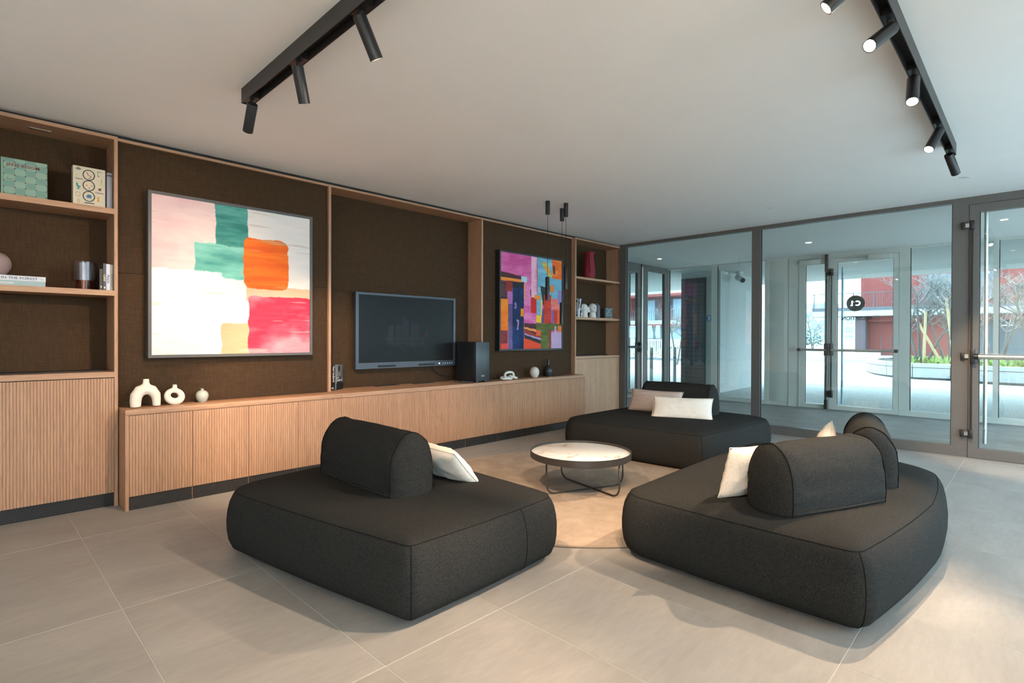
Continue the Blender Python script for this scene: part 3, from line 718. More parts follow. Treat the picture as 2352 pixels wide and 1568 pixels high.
# ------------------------------------------------------------------ paintings
def smooth_mask(d, w=.004): return np.clip(.5-d/w, 0, 1)
def rect(x, y, x0, y0, x1, y1, wob=.012, seed=0, rnd=0.0):
    wx = (vnoise(x, y, 18, 18, seed)-.5)*wob*2; wy = (vnoise(x, y, 18, 18, seed+50)-.5)*wob*2
    X, Y = x+wx, y+wy; dx = np.maximum(x0-X, X-x1); dy = np.maximum(y0-Y, Y-y1)
    if rnd: return np.hypot(np.maximum(dx+rnd, 0), np.maximum(dy+rnd, 0))+np.minimum(np.maximum(dx+rnd, dy+rnd), 0)-rnd
    return np.maximum(dx, dy)
def polyd(x, y, pts, wob=.008, seed=0):
    X = x+(vnoise(x, y, 22, 22, seed)-.5)*wob*2; Y = y+(vnoise(x, y, 22, 22, seed+50)-.5)*wob*2
    d = np.full_like(x, -9.0); n = len(pts)
    ar = sum(pts[k][0]*pts[(k+1) % n][1]-pts[(k+1) % n][0]*pts[k][1] for k in range(n)); sg = 1 if ar > 0 else -1
    for k in range(n):
        (ax, ay), (bx, by) = pts[k], pts[(k+1) % n]; L = math.hypot(bx-ax, by-ay)
        d = np.maximum(d, sg*((X-ax)*(by-ay)-(Y-ay)*(bx-ax))/L)
    return d
def lay(img, d, col, x, y, var=12, seed=0, col2=None, sx=5, sy=24):
    c = np.array(col, float)[None]*np.ones((len(x), 1))
    if col2 is not None: c += (np.array(col2, float)-np.array(col, float))[None]*np.clip((vnoise(x, y, sx, sy, seed+9)-.36)*3.4, 0, 1)[:, None]
    c += ((vnoise(x, y, 9, 60, seed+3)-.5)*2*var)[:, None]
    m = smooth_mask(d)[:, None]; return img*(1-m)+c*m
def art_one(x, y):
    img = np.ones((len(x), 3))*np.array([226, 218, 213.]); img += ((vnoise(x, y, 6, 40, 1)-.5)*14)[:, None]
    img = lay(img, rect(x, y, -1, -1, .365, .455, .01, 2), (228, 186, 186), x, y, 7, 2, (236, 205, 200), 3, 5)
    img = lay(img, rect(x, y, -1, .455, .57, 2, .01, 3), (236, 226, 214), x, y, 5, 3, (240, 234, 226), 3, 6)
    img = lay(img, rect(x, y, .55, .53, 2, .63, .008, 4), (222, 172, 144), x, y, 6, 4)
    img = lay(img, rect(x, y, .395, .79, .58, 2, .010, 5, .015), (216, 162, 126), x, y, 6, 5)
    TE = (74, 150, 140); TE2 = (120, 190, 176)
    img = lay(img, rect(x, y, .36, -1, .561, .30, .012, 6), (46, 124, 116), x, y, 16, 6, (84, 158, 148))
    img = lay(img, np.minimum(rect(x, y+.03*(.233-x), .236, .264, .56, .456, .012, 7), rect(x, y, .400, .40, .56, .494, .012, 17, .02)), TE, x, y, 14, 7, TE2, 4, 14)
    img = lay(img, rect(x, y, .534, .195, .838, .548, .012, 8, .05), (226, 92, 14), x, y, 7, 8, (236, 112, 22), 3, 30)
    img = lay(img, rect(x, y, .566, .600, 2, 2, .012, 9, .02), (188, 44, 72), x, y, 12, 9, (222, 142, 152), 3.4, 6)
    # knife marks: thin scratches
    ln_ = vnoise(x+.02*vnoise(x, y, 5, 5, 77), y, 3.2, 46, 30, 3); m = np.clip((ln_-.735)*16, 0, 1)[:, None]*.5
    img = img*(1-m)+np.array([196, 178, 168.])*m
    return np.clip(img, 0, 255)
def art_two(x, y):
    L = lambda d, c, s, v=12, c2=None, sx=5, sy=14: lay(IMG[0], d, c, x, y, v, s, c2, sx, sy)
    IMG = [np.ones((len(x), 3))*np.array([208, 96, 152.])]
    def a(d, c, s, v=12, c2=None, sx=5, sy=14): IMG[0] = lay(IMG[0], d, c, x, y, v, s, c2, sx, sy)
    R_ = lambda x0, y0, x1, y1, s, w=.006: rect(x, y, x0, y0, x1, y1, w, s)
    P_ = lambda s, *p: polyd(x, y, list(p), .006, s)
    a(R_(-1, -1, .475, .30, 1), (214, 104, 160), 1, 14, (196, 78, 140))
    a(R_(.35, .2, .56, .74, 2), (206, 88, 148), 2, 12, (220, 122, 172))
    a(R_(.472, -1, .575, .44, 3), (222, 150, 178), 3, 14, (232, 176, 196), 12, 2)
    a(R_(.562, -1, .578, .40, 4), (214, 60, 44), 4)
    a(R_(.572, -1, .83, .50, 5), (104, 160, 182), 5, 16, (140, 186, 200)); a(R_(.70, .19, 2, .45, 6), (112, 168, 188), 6, 14)
    a(R_(.822, -1, 2, .213, 7), (232, 104, 36), 7, 12, (240, 134, 60))
    a(P_(8, (.64, .05), (.72, .04), (.80, .14), (.82, .2), (.76, .19)), (230, 140, 70), 8, 18, (200, 190, 60))
    a(R_(.84, .06, .875, .16, 9, .02), (70, 66, 66), 9)
    a(P_(10, (-.1, .19), (.312, .227), (.312, .262), (-.1, .258)), (74, 38, 42), 10); a(P_(11, (-.1, .255), (.315, .265), (.315, .295), (-.1, .292)), (238, 140, 54), 11)
    a(R_(.312, .228, .403, .293, 12), (168, 200, 212), 12)
    a(R_(-1, .293, .10, .485, 13), (58, 34, 40), 13, 14, (84, 52, 56)); a(R_(.082, .296, .18, .402, 14), (140, 44, 40), 14); a(R_(.10, .29, .36, .312, 33), (128, 40, 36), 33)
    a(R_(.108, .40, .182, .54, 15), (176, 104, 164), 15); a(R_(.112, .53, .185, 2, 16), (92, 74, 112), 16, 14, (132, 104, 150), 14, 2)
    a(R_(-1, .482, .112, .806, 17), (240, 136, 24), 17, 10, (236, 110, 20)); a(R_(-1, .806, .106, .95, 18), (110, 44, 48), 18, 12, (140, 50, 46)); a(R_(-1, .94, .106, 2, 19), (226, 66, 44), 19)
    a(R_(.180, .306, .355, 2, 20), (26, 54, 104), 20, 10, (14, 34, 72), 6, 6); a(R_(.18, .30, .355, .36, 34), (30, 34, 50), 34)
    a(R_(.205, .50, .235, .56, 21, .03), (150, 112, 168), 21); a(R_(.25, .70, .275, .79, 22, .03), (170, 132, 182), 22); a(R_(.29, .73, .34, .78, 35, .02), (34, 34, 48), 35)
    a(R_(.306, .575, .353, .655, 23), (240, 140, 26), 23); a(R_(.352, .305, .37, .47, 36), (236, 150, 44), 36)
    a(R_(.466, .445, .562, .612, 24), (200, 40, 28), 24, 12); a(R_(.455, .36, .472, .43, 37), (120, 50, 60), 37)
    a(R_(.562, .40, .64, .635, 25), (112, 166, 186), 25); a(R_(.52, .41, .62, .46, 26, .02), (236, 140, 50), 26)
    a(R_(.557, .632, .638, .716, 27), (242, 194, 40), 27); a(P_(28, (.64, .46), (.66, .46), (.645, .64), (.63, .64)), (240, 196, 40), 28)
    a(P_(29, (.62, .31), (.74, .33), (.735, .45), (.70, .56), (.665, .50)), (48, 48, 52), 29, 8); a(P_(30, (.66, .56), (.69, .56), (.685, .72), (.64, .72)), (86, 74, 110), 30)
    a(R_(.684, .40, .81, .726, 31), (176, 48, 38), 31, 12, (200, 62, 40)); a(R_(.77, .30, .80, .36, 38, .01), (96, 110, 62), 38); a(R_(.80, .29, .86, .37, 39), (236, 126, 60), 39)
    a(R_(.816, .44, 2, .57, 32), (228, 126, 116), 32, 12, (220, 104, 92)); a(R_(.93, .34, 2, .5, 40), (140, 120, 172), 40)
    a(R_(.816, .565, .86, .726, 41), (128, 92, 150), 41); a(R_(.855, .565, .92, .726, 42), (192, 58, 40), 42); a(R_(.92, .565, 2, .726, 43), (226, 92, 44), 43)
    a(R_(.36, .726, .56, 2, 44), (70, 34, 38), 44); a(P_(45, (.36, .765), (.56, .79), (.56, .822), (.36, .785)), (238, 142, 74), 45); a(P_(46, (.36, .79), (.64, .86), (.64, .90), (.36, .84)), (150, 56, 44), 46)
    a(P_(47, (.37, .835), (.64, .89), (.64, .912), (.37, .85)), (172, 160, 208), 47); a(P_(48, (.365, .85), (.64, .91), (.64, .955), (.365, .89)), (46, 42, 46), 48); a(P_(49, (.355, .885), (.64, .95), (.64, 1.1), (.355, 1.1)), (228, 74, 36), 49)
    a(R_(.555, .722, 2, .80, 50), (98, 104, 46), 50, 12, (74, 84, 36)); a(R_(.636, .74, .77, 2, 51), (104, 110, 52), 51, 14, (80, 90, 40)); a(R_(.555, .80, .632, .86, 52), (232, 92, 44), 52)
    a(R_(.77, .78, .816, 2, 53), (140, 66, 46), 53, 16); a(R_(.93, .745, 2, .83, 54), (230, 112, 56), 54)
    a(R_(.812, .818, 2, 2, 55), (186, 156, 186), 55, 8); a(R_(.875, .75, .90, .83, 56), (196, 172, 196), 56)
    return np.clip(IMG[0], 0, 255)
ARTM = attr_mat('acrylic_paint', .6, 0, .35); PRINT = attr_mat('book_print', .6)
def painting(label, a, b, z0, z1, fn, fmat):
    t = thing('painting', label, 'painting', ((a+b)/2, 4.77, z0)); w = .022; vf = 4.712
    MB().box(a, vf, z0, a+w, VP-.001, z1).box(b-w, vf, z0, b, VP-.001, z1).box(a+w, vf, z0, b-w, VP-.001, z0+w).box(a+w, vf, z1-w, b-w, VP-.001, z1).build('frame', fmat, t)
    painted('canvas', ARTM, t, (a+w, vf+.008, z0+w), (b-a-2*w, 0, 0), (0, 0, z1-z0-2*w), 360, 360, fn)
    return t
FR1 = plain('grey_frame', (.085, .080, .078, 1), .5); FR2 = plain('black_frame', (.016, .017, .02, 1), .45)
painting('large square abstract painting in pink, green, orange and red blocks', .957, 2.219, 1.060, 2.309, art_one, FR1)
painting('large square painting of many bright patches in pink, blue and orange', 4.594, 5.828, 1.055, 2.303, art_two, FR2)

# ------------------------------------------------------------------ television, speaker and small things in the middle bay
t = thing('television', 'black wall television with a dark dimmed screen', 'television', (3.43, 4.96, .894))
TVM = plain('tv_bezel', (.040, .046, .062, 1), .35)
a, b, z0, z1, vf = 2.776, 4.078, .893, 1.681, 4.93
MB().box(a, vf, z0, a+.033, vf+.05, z1).box(b-.033, vf, z0, b, vf+.05, z1).box(a+.033, vf, z1-.022, b-.033, vf+.05, z1).box(a+.033, vf, z0, b-.033, vf+.05, z0+.062).build('bezel', TVM, t)
box('rear_housing', BLACKM, t, a+.02, vf+.02, z0+.02, b-.02, VN-.002, z1-.02)
def tv_skyline_haze(x, y):
    img = np.ones((len(x), 3))*14.; img += (np.clip(x*.6+y*.3-.2, 0, 1)*16)[:, None]  # lighter towards the lower right: reflected haze painted into the screen
    for k in range(26):
        c = .28+.42*rng.rand(); h = .12+.28*rng.rand()*math.exp(-((c-.5)/.22)**2); w = .012+.02*rng.rand(); bs = .64+.14*rng.rand()
        m = ((abs(x-c) < w) & (y > bs-h) & (y < bs)); cl = np.array([20, 21, 23.])+rng.rand()*9
        img[m] = cl; win = m & ((np.floor(y*90) % 3) == 0); img[win] += 5
        if k % 4 == 0: img[m & (y < bs-h+.03)] = np.array([44, 22, 20.])
    img += ((vnoise(x, y, 9, 9, 4)-.5)*6)[:, None]; return np.clip(img, 0, 255)
SCRM = attr_mat('dim_screen', .30, .22); SCRM.node_tree.nodes['Principled BSDF'].inputs['Specular IOR Level'].default_value = .12
painted('screen', SCRM, t, (a+.033, vf+.006, z0+.062), (b-a-.066, 0, 0), (0, 0, z1-z0-.084), 150, 90, tv_skyline_haze)
for x0 in (3.03, 3.55): box('speaker_grille', BLACKM, t, x0, vf-.001, z0+.012, x0+.22, vf+.004, z0+.034)
LED = emit('blue_led', (.35, .65, 1, 1), 1.2)
for k in range(5): box('indicator_light', LED, t, 3.89+k*.032, vf-.0015, z0+.026, 3.90+k*.032, vf+.002, z0+.032)
box('power_light', emit('white_led', (.6, .8, 1, 1), 5), t, 3.83, vf-.0015, z0+.024, 3.845, vf+.002, z0+.034)
MB().tube([(3.78, 4.985, .90), (3.80, 4.98, .85), (3.86, 4.975, .80), (3.95, 4.97, .775), (4.06, 4.965, .765), (4.09, 4.955, .765)], .006, 8).build('cable', BLACKM, t, 3.2)
t = thing('speaker', 'black upright speaker box on feet beside the television', 'speaker', (4.19, 4.75, .705))
a, b, v0_, v1_, z0, z1 = 4.088, 4.300, 4.578, 4.95, .722, 1.168
box('cabinet', plain('satin_black', (.018, .020, .024, 1), .4), t, a, v0_+.03, z0, b, v1_, z1, .004)
box('front_panel', plain('gunmetal_front', (.05, .057, .064, 1), .38, .2), t, a+.003, v0_, z0, b, v0_+.025, z1, .003)
box('shadow_joint', BLACKM, t, a+.004, v0_+.025, z0+.004, b-.004, v0_+.03, z1-.004)
for x in (a+.02, b-.06):
    for v in (v0_+.015, v1_-.06): box('foot', BLACK, t, x, v, .705, x+.04, v+.04, z0, .002)
text('badge', 'DEUX', .013, (a+.085, v0_-.0004, z0+.05), (1, 0, 0), (0, 0, 1), plain('badge_silver', (.6, .6, .58, 1), .4), t, .04)
t = thing('remote_control', 'black remote control lying in front of the speaker', 'remote control', (3.99, 4.66, .705))
ex = Vector((.62, -.78, 0)).normalized(); ey = Vector((.78, .62, 0)).normalized()
MB().obox((3.985, 4.665, .714), ex, ey, (0, 0, 1), .105, .022, .009).build('body', BLACK, t)
for k, c in enumerate(((.7, .1, .05, 1), (.1, .5, .1, 1), (.75, .6, .1, 1), (.3, .35, .4, 1))):
    MB().obox(Vector((3.985, 4.665, .7235))-ex*(.07-.03*k), ex, ey, (0, 0, 1), .005, .006, .0012).build('button', plain('button_%d' % k, c, .5), t)
for k, (x, v) in enumerate(((3.155, 4.955), (3.615, 4.925))):
    tag(box('cable_outlet', BLACK, None, x-.14, v-.03, WZ, x+.14, v+.03, WZ+.004), 'flat black cable outlet in the worktop, %s the television centre' % ('left of' if k == 0 else 'below'), 'outlet', 'cable outlets in the worktop')

def book(label, a, b, va, vb, z0, z1, cov, group=None, spine='front', th=.003):
    """closed book: spine faces the room (front) or the left end (left)"""
    t = thing('book', label, 'book', ((a+b)/2, (va+vb)/2, z0), group); m = MB()
    if spine == 'front': m.box(a, va, z0, b, va+th, z1).box(a, va+th, z0, a+th, vb, z1).box(b-th, va+th, z0, b, vb, z1); box('pages', PAPER, t, a+th, va+th, z0+.003, b-th, vb-.004, z1-.003)
    elif spine == 'left': m.box(a, va, z0, a+th, vb, z1).box(a+th, va, z0, b, va+th, z1).box(a+th, vb-th, z0, b, vb, z1); box('pages', PAPER, t, a+th, va+th, z0+.003, b-.004, vb-th, z1-.003)
    else: m.box(a, va, z0, b, va+th, z1).box(a, va+th, z0, b, vb, z0+th).box(a, va+th, z1-th, b, vb, z1); box('pages', PAPER, t, a+.003, va+th, z0+th, b-.003, vb-.003, z1-th)
    m.build('cover', cov, t); return t
C_BLK = plain('black_cover', (.014, .014, .014, 1), .45); C_WHT = plain('white_cover', (.62, .64, .68, 1), .5); C_INKW = plain('white_ink', (.75, .73, .70, 1), .6); C_INKB = plain('black_ink', (.03, .03, .035, 1), .6)
# photo book on the worktop: spine left, cover facing right-front
bt = thing('book', 'black photo book with a grey portrait cover standing on the worktop', 'book', (2.55, 4.86, WZ), None, math.radians(38))
bt.location = (2.507, 4.84, WZ)
hz_ = .245
MB().box(-.0, 0, 0, .175, .003, hz_).box(-.003, 0, 0, .0, .05, hz_).box(0, .047, 0, .175, .05, hz_).build('cover', C_BLK, bt)
box('pages', PAPER, bt, .001, .004, .003, .170, .046, hz_-.003)
def pcover(x, y):
    g = 120+50*vnoise(x, y, 4, 3, 8)-60*x; g = np.where(x < .13, 150-120*abs(x-.05), g)
    bod = (((x-.52)/.33)**2+((y-.85)/.42)**2) < 1; hair = (((x-.50)/.13)**2+((y-.16)/.13)**2) < 1; face = (((x-.5)/.12)**2+((y-.34)/.15)**2) < 1
    g = np.where(bod, 32+14*vnoise(x, y, 12, 6, 3), g); g = np.where(face, 110+30*vnoise(x, y, 9, 9, 2), g); g = np.where(hair, 28, g); g = np.where((y > .72) & (x > .12), 24, g)
    return np.stack([g, g*.98, g*.96], 1)
painted('portrait', PRINT, bt, (.0, -.0006, 0), (.175, 0, 0), (0, 0, hz_), 44, 60, pcover)
text('title', 'Lindbergh', .021, (.035, -.0012, .085), (1, 0, 0), (0, 0, 1), C_INKW, bt, .03)
text('title', 'Azzedine', .013, (.02, -.0012, .112), (1, 0, 0), (0, 0, 1), C_INKW, bt, .02)
text('spine_title', 'Peter Lindbergh', .018, (-.0036, .010, hz_-.012), (0, 0, -1), (0, -1, 0), C_INKW, bt, .03, 'LEFT', .92).location = (0, .012, 0)
text('spine_number', '45', .017, (-.0036, .036, .014), (0, -1, 0), (0, 0, 1), C_INKW, bt, .03)

# vases on the left worktop
t = tag(MB().tube([(.868, 4.655, WZ+.004), (.868, 4.655, WZ+.05), (.872, 4.655, WZ+.085), (.895, 4.655, WZ+.12), (.932, 4.655, WZ+.133), (.968, 4.655, WZ+.12), (.992, 4.655, WZ+.085), (.997, 4.655, WZ+.05), (.997, 4.655, WZ+.004)], [.033, .036, .039, .041, .042, .038, .033, .028, .026], 20)
    .cone((.932, 4.655, WZ+.12), (.932, 4.655, WZ+.175), .044, .022, 20).cone((.932, 4.655, WZ+.172), (.932, 4.655, WZ+.205), .021, .020, 20).build('arched_vase', CERAM), 'cream ceramic vase shaped like an arch with two legs', 'vase'); remesh(t, .005, 8)
pts = [(1.12+.048*math.sin(a)*(1 if math.sin(a) < 0 else .95)+.006*math.cos(a), 4.68, WZ+.065-.043*math.cos(a)) for a in np.linspace(0, 2*pi, 33)[:-1]]
t = tag(MB().tube(pts, [.023+.004*math.cos(a) for a in np.linspace(0, 2*pi, 33)[:-1]], 16, True).cone((1.12, 4.68, WZ+.115), (1.121, 4.68, WZ+.152), .018, .0145, 16).build('ring_vase', CERAM), 'small cream vase with an oval hole through its body', 'vase'); remesh(t, .0042, 6)
CEL = plain('celadon_glaze', (.40, .43, .39, 1), .32)
def spline(prof, m=4):
    o = []
    for k in range(len(prof)-1):
        p = [Vector(prof[max(0, min(len(prof)-1, k+j))]) for j in (-1, 0, 1, 2)]
        for q in range(m):
            f = q/m; v = .5*(2*p[1]+(p[2]-p[0])*f+(2*p[0]-5*p[1]+4*p[2]-p[3])*f*f+(3*p[1]-p[0]-3*p[2]+p[3])*f**3); o.append((max(0, v.x) if q else p[1].x, v.y))
    return o+[prof[-1]]
def lathe_thing(name, prof, c, mat, label, cat, group=None, n=48):
    k = next(i for i in range(1, len(prof)) if prof[i][0] < prof[i-1][0] and prof[i][1] <= prof[i-1][1]) if any(prof[i][0] < prof[i-1][0] and prof[i][1] <= prof[i-1][1] for i in range(1, len(prof))) else len(prof)
    prof = [prof[0]]+spline(prof[1:k])+list(prof[k:])
    return tag(MB().lathe(prof, c, n).build(name, mat, None, .8), label, cat, group)
lathe_thing('bud_vase', [(0, 0), (.024, 0), (.030, .008), (.041, .03), (.045, .052), (.041, .072), (.026, .088), (.012, .093), (.010, .096), (.011, .103), (.0125, .106), (.009, .106), (.008, .098), (0, .09)], (1.315, 4.705, WZ), CEL, 'small round grey green vase with a tiny neck', 'vase')
# ornaments on the right worktop
t = thing('chain_ornament', 'white ornament of three interlocked chain links on the worktop', 'ornament', (4.70, 4.64, WZ))
def link_loop(c, ex, ey, L, r, tr):
    ex, ey = Vector(ex).normalized(), Vector(ey).normalized(); o = []
    for k in range(40):
        a = 2*pi*k/40; o.append(Vector(c)+ex*(L*math.copysign(abs(math.cos(a))**.8, math.cos(a)))+ey*(r*math.copysign(abs(math.sin(a))**.8, math.sin(a))))
    return MB().tube(o, tr, 12, True)
link_loop((4.685, 4.63, WZ+.052), (1, -.12, .05), (.05, .2, 1), .068, .040, .0145).build('link', PLASTER, t, 3.2)
link_loop((4.615, 4.64, WZ+.026), (1, .35, .10), (-.35, 1, .12), .062, .036, .0135).build('link', PLASTER, t, 3.2)
link_loop((4.765, 4.64, WZ+.030), (1, .5, -.12), (-.5, .9, .35), .062, .038, .014).build('link', PLASTER, t, 3.2)
lathe_thing('egg_vase', [(0, 0), (.030, 0), (.042, .012), (.058, .045), (.061, .075), (.053, .105), (.036, .127), (.017, .137), (.013, .1375), (.012, .132), (0, .12)], (5.175, 4.655, WZ), plain('cream_egg', (.62, .56, .48, 1), .55), 'cream egg shaped vase on the right worktop', 'vase')
lathe_thing('bottle_vase', [(0, 0), (.040, 0), (.050, .012), (.060, .05), (.058, .085), (.044, .12), (.024, .145), (.019, .16), (.018, .222), (.020, .226), (.014, .226), (.013, .17), (0, .1)], (5.50, 4.70, WZ), plain('black_ceramic', (.017, .018, .020, 1), .4), 'black bottle vase with a thin neck on the right worktop', 'vase')

# ------------------------------------------------------------------ things in the left shelf unit
Z1, Z2 = 2.136, 1.55
GRN = plain('green_cover_edge', (.24, .33, .28, 1), .6)
a, b, h = .170, .398, .247
t = thing('book', 'pale green square book with red lettering on the top shelf', 'book', ((a+b)/2, 4.83, Z1))
MB().box(a, 4.80, Z1, b, 4.803, Z1+h).box(a, 4.803, Z1, a+.003, 4.825, Z1+h).box(a, 4.825, Z1, b, 4.828, Z1+h).build('cover', GRN, t); box('pages', plain('orange_edge', (.45, .25, .10, 1), .8), t, a+.003, 4.8035, Z1+.002, b-.002, 4.8245, Z1+h-.003)
def jens(x, y):
    cx = np.floor((x-.06)*4.35); cy = np.floor(y*6.1+.35); alt = ((cx+cy) % 2)[:, None]
    img = np.array([136, 164, 148.])*alt+np.array([116, 150, 138.])*(1-alt)
    fx = ((x-.06)*4.35+.5) % 1-.5; fy = (y*6.1+.35+.5) % 1-.5; dot = (abs(fx) < .055) & (abs(fy) < .085) & (x > .03)
    img[dot] = (110, 44, 34); img[x < .045] = (128, 160, 140); img[(x > .045) & (x < .056)] = (86, 122, 108); return img
painted('cover_print', PRINT, t, (a, 4.7994, Z1), (b-a, 0, 0), (0, 0, h), 140, 140, jens)
text('title', 'JENS RISOM', .0185, (a+.026, 4.7990, Z1+.196), (1, 0, 0), (0, 0, 1), plain('red_ink', (.20, .045, .03, 1), .7), t, .03, 'LEFT', 1.2)
text('subtitle', 'A\nSEAT AT\nTHE TABLE', .0045, (a+.026, 4.7990, Z1+.118), (1, 0, 0), (0, 0, 1), C_INKB, t, .02)
# thick cream design book
a, b, h = .530, .708, .268
t = thing('book', 'thick cream book with three black rings and colourful chairs on its cover', 'book', ((a+b)/2, 4.79, Z1))
CRM = plain('cream_cover', (.60, .53, .39, 1), .6)
MB().box(a, 4.765, Z1, b, 4.768, Z1+h).box(a, 4.768, Z1, a+.003, 4.84, Z1+h).box(a, 4.84, Z1, b, 4.843, Z1+h).build('cover', CRM, t); box('pages', plain('grey_pages', (.42, .42, .44, 1), .9), t, a+.003, 4.769, Z1+.003, b+.002, 4.8395, Z1+h-.004)
vf = 4.7644; K = lambda x, y: (a+(b-a)*x, vf, Z1+h*(1-y))
rg = MB()
for cy in (.20, .475, .755): rg.tube([(a+(b-a)*.485+.0315*math.cos(q), vf, Z1+h*(1-cy)+.0345*math.sin(q)) for q in np.linspace(0, 2*pi, 41)[:-1]], .0028, 6, True)
rg.box(a+(b-a)*.35, vf-.001, Z1+.016, a+(b-a)*.66, vf+.001, Z1+.022); rg.build('black_rings', C_INKB, t)
text('title_word', 'Design', .0105, K(.075, .345), (1, 0, 0), (0, 0, 1), C_INKB, t, .03); text('title_word', 'Classics', .0105, K(.68, .645), (1, 0, 0), (0, 0, 1), C_INKB, t, .03)
def pic(name, col, *ps):
    m = MB()
    for p in ps:
        if p[0] == 'l': m.tube([K(x, y) for x, y in p[2]], p[1], 5)
        elif p[0] == 'd': m.lathe([(0, -.0005), (p[2], -.0005), (p[2], .0005), (0, .0005)], (0, 0, 0), 16); [setattr(v, 'co', Vector((v.co.x, v.co.z, v.co.y))+Vector(K(*p[1]))) for v in m.bm.verts if v.co.length < .03 and abs(v.co.y) < .03]
        else: m.poly([Vector(K(x, y))-Vector((0, .0004, 0)) for x, y in p[1]])
    m.build(name, plain('ink_'+name, col, .7), t)
pic('pink_chair', (.45, .03, .14, 1), ('l', .0022, [(.42, .13), (.47, .21), (.56, .22), (.52, .27)]), ('l', .0012, [(.45, .285), (.56, .285)]))
pic('grey_lamp', (.20, .20, .19, 1), ('p', [(.06, .08), (.16, .025), (.27, .08), (.16, .11)]))
pic('teal_chair', (.03, .26, .25, 1), ('p', [(.09, .44), (.14, .44), (.16, .51), (.25, .52), (.17, .57), (.23, .60), (.10, .60), (.16, .56), (.10, .53)]))
pic('orange_stool', (.62, .26, .01, 1), ('p', [(.74, .74), (.83, .74), (.80, .80), (.83, .86), (.74, .86), (.77, .80)]))
pic('green_chair', (.35, .48, .08, 1), ('l', .0022, [(.89, .26), (.885, .33)]), ('l', .001, [(.885, .33), (.84, .44)]), ('l', .001, [(.885, .33), (.94, .44)]), ('l', .002, [(.10, .25), (.13, .23)]))
pic('blue_lamp', (.03, .05, .14, 1), ('l', .0016, [(.76, .07), (.88, .08)]), ('l', .001, [(.76, .07), (.77, .185)]), ('l', .002, [(.76, .185), (.82, .188)]))
pic('blue_chair', (.06, .16, .34, 1), ('p', [(.40, .76), (.46, .70), (.58, .72), (.56, .79), (.45, .80)]), ('l', .0008, [(.42, .80), (.40, .84)]), ('l', .0008, [(.56, .79), (.58, .84)]))
pic('clock_rays', (.25, .05, .04, 1), *[('l', .0011, [(.15+.055*math.cos(q), .73+.043*math.sin(q)), (.15+.085*math.cos(q), .73+.066*math.sin(q))]) for q in np.linspace(0, 2*pi, 13)[:-1]])
pic('orange_dots', (.62, .12, .02, 1), *[('p', [(x+.022*math.cos(q), y+.016*math.sin(q)) for q in np.linspace(0, 2*pi, 13)[:-1]]) for x, y in ((.42, .475), (.57, .465), (.50, .53))])
pic('plum_ball', (.18, .06, .12, 1), ('p', [(.83+.05*math.cos(q), .535+.036*math.sin(q)) for q in np.linspace(0, 2*pi, 17)[:-1]]), ('l', .0015, [(.86, .51), (.89, .49)]))
pic('orange_arch', (.6, .3, .1, 1), ('l', .0012, [(.14, .96), (.14, .87), (.17, .85), (.20, .87), (.20, .96)]))
t = thing('book', 'pale grey book standing behind the cream design book', 'book', (.735, 4.80, Z1))
box('cover', plain('grey_lilac_cover', (.38, .38, .42, 1), .6), t, .722, 4.79, Z1, .7535, 4.98, Z1+.262, .001); box('spine_bands', plain('slate_band', (.12, .12, .14, 1), .6), t, .721, 4.7895, Z1+.235, .7535, 4.80, Z1+.25)
# shelf two
ROSE = plain('mauve_glaze', (.285, .205, .195, 1), .6)
va = 4.86
book('white spined coffee table book lying on top of the pale blue one', .02, .3865, 4.765, 5.0, Z2+.0335, Z2+.066, C_WHT, None, 'flat'); t = bpy.data.objects[[o.name for o in bpy.data.objects if o.get('label', '').startswith('white spined')][0]]
text('spine_title', 'LIVING IN THE FOREST', .0155, (.347, 4.7645, Z2+.0425), (1, 0, 0), (0, 0, 1), plain('navy_ink', (.03, .03, .07, 1), .6), t, .005, 'RIGHT', 1.18)
text('spine_mark', 'o', .012, (.366, 4.7645, Z2+.044), (1, 0, 0), (0, 0, 1), plain('grey_ink', (.2, .2, .22, 1), .6), t, 0, 'CENTER')
t = book('pale blue spined coffee table book at the bottom of the pile', .01, .385, 4.767, 5.0, Z2, Z2+.033, plain('pale_blue_cover', (.32, .43, .44, 1), .5), None, 'flat')
text('spine_title', 'HOUSES', .012, (.2295, 4.7665, Z2+.011), (1, 0, 0), (0, 0, 1), C_INKW, t, .02, 'RIGHT', 1.12)
lathe_thing('round_vase', [(0, 0), (.045, 0), (.055, .008), (.078, .045), (.084, .078), (.076, .112), (.052, .140), (.027, .152), (.024, .158), (.027, .172), (.022, .172), (.019, .15), (0, .14)], (.140, 4.86, Z2+.066), ROSE, 'mauve round vase standing on the pile of two books', 'vase', None, 48)
AMB = glass('amber_glass', (.86, .46, .17, 1), .6, .035); CLR = glass('pink_clear_glass', (.955, .935, .94, 1), .6, .03)
t = thing('candle_holder', 'amber and clear glass candle holder on the middle shelf', 'candle holder', (.595, 4.80, Z2))
def shell(r0, r1, z0, z1, m, n_): return MB().lathe([(r0, z0), (r1, z0), (r1, z1), (r0, z1)], (.595, 4.80, Z2), 40, True).build(n_, m, t, .5)
shell(.040, .045, .0, .062, AMB, 'amber_base'); MB().lathe([(0, 0.001), (.040, .001), (.040, .006), (0, .006)], (.595, 4.80, Z2), 32).build('amber_bottom', AMB, t)
shell(.068, .0715, .062, .192, CLR, 'clear_shade'); shell(.045, .068, .060, .064, CLR, 'clear_ledge'); shell(.037, .041, .062, .19, CLR, 'inner_tube')
def standing(label, a, b, h, mat, ink, s, hh, zt, v=4.765, vb=4.97):
    t = book(label, a, b, v, vb, Z2, Z2+h, mat, 'upright books on the middle shelf', 'front')
    if s: text('spine_title', s, hh, ((a+b)/2-hh/2, v-.0006, Z2+zt), (0, 0, -1), (1, 0, 0), ink, t, .03)
    return t
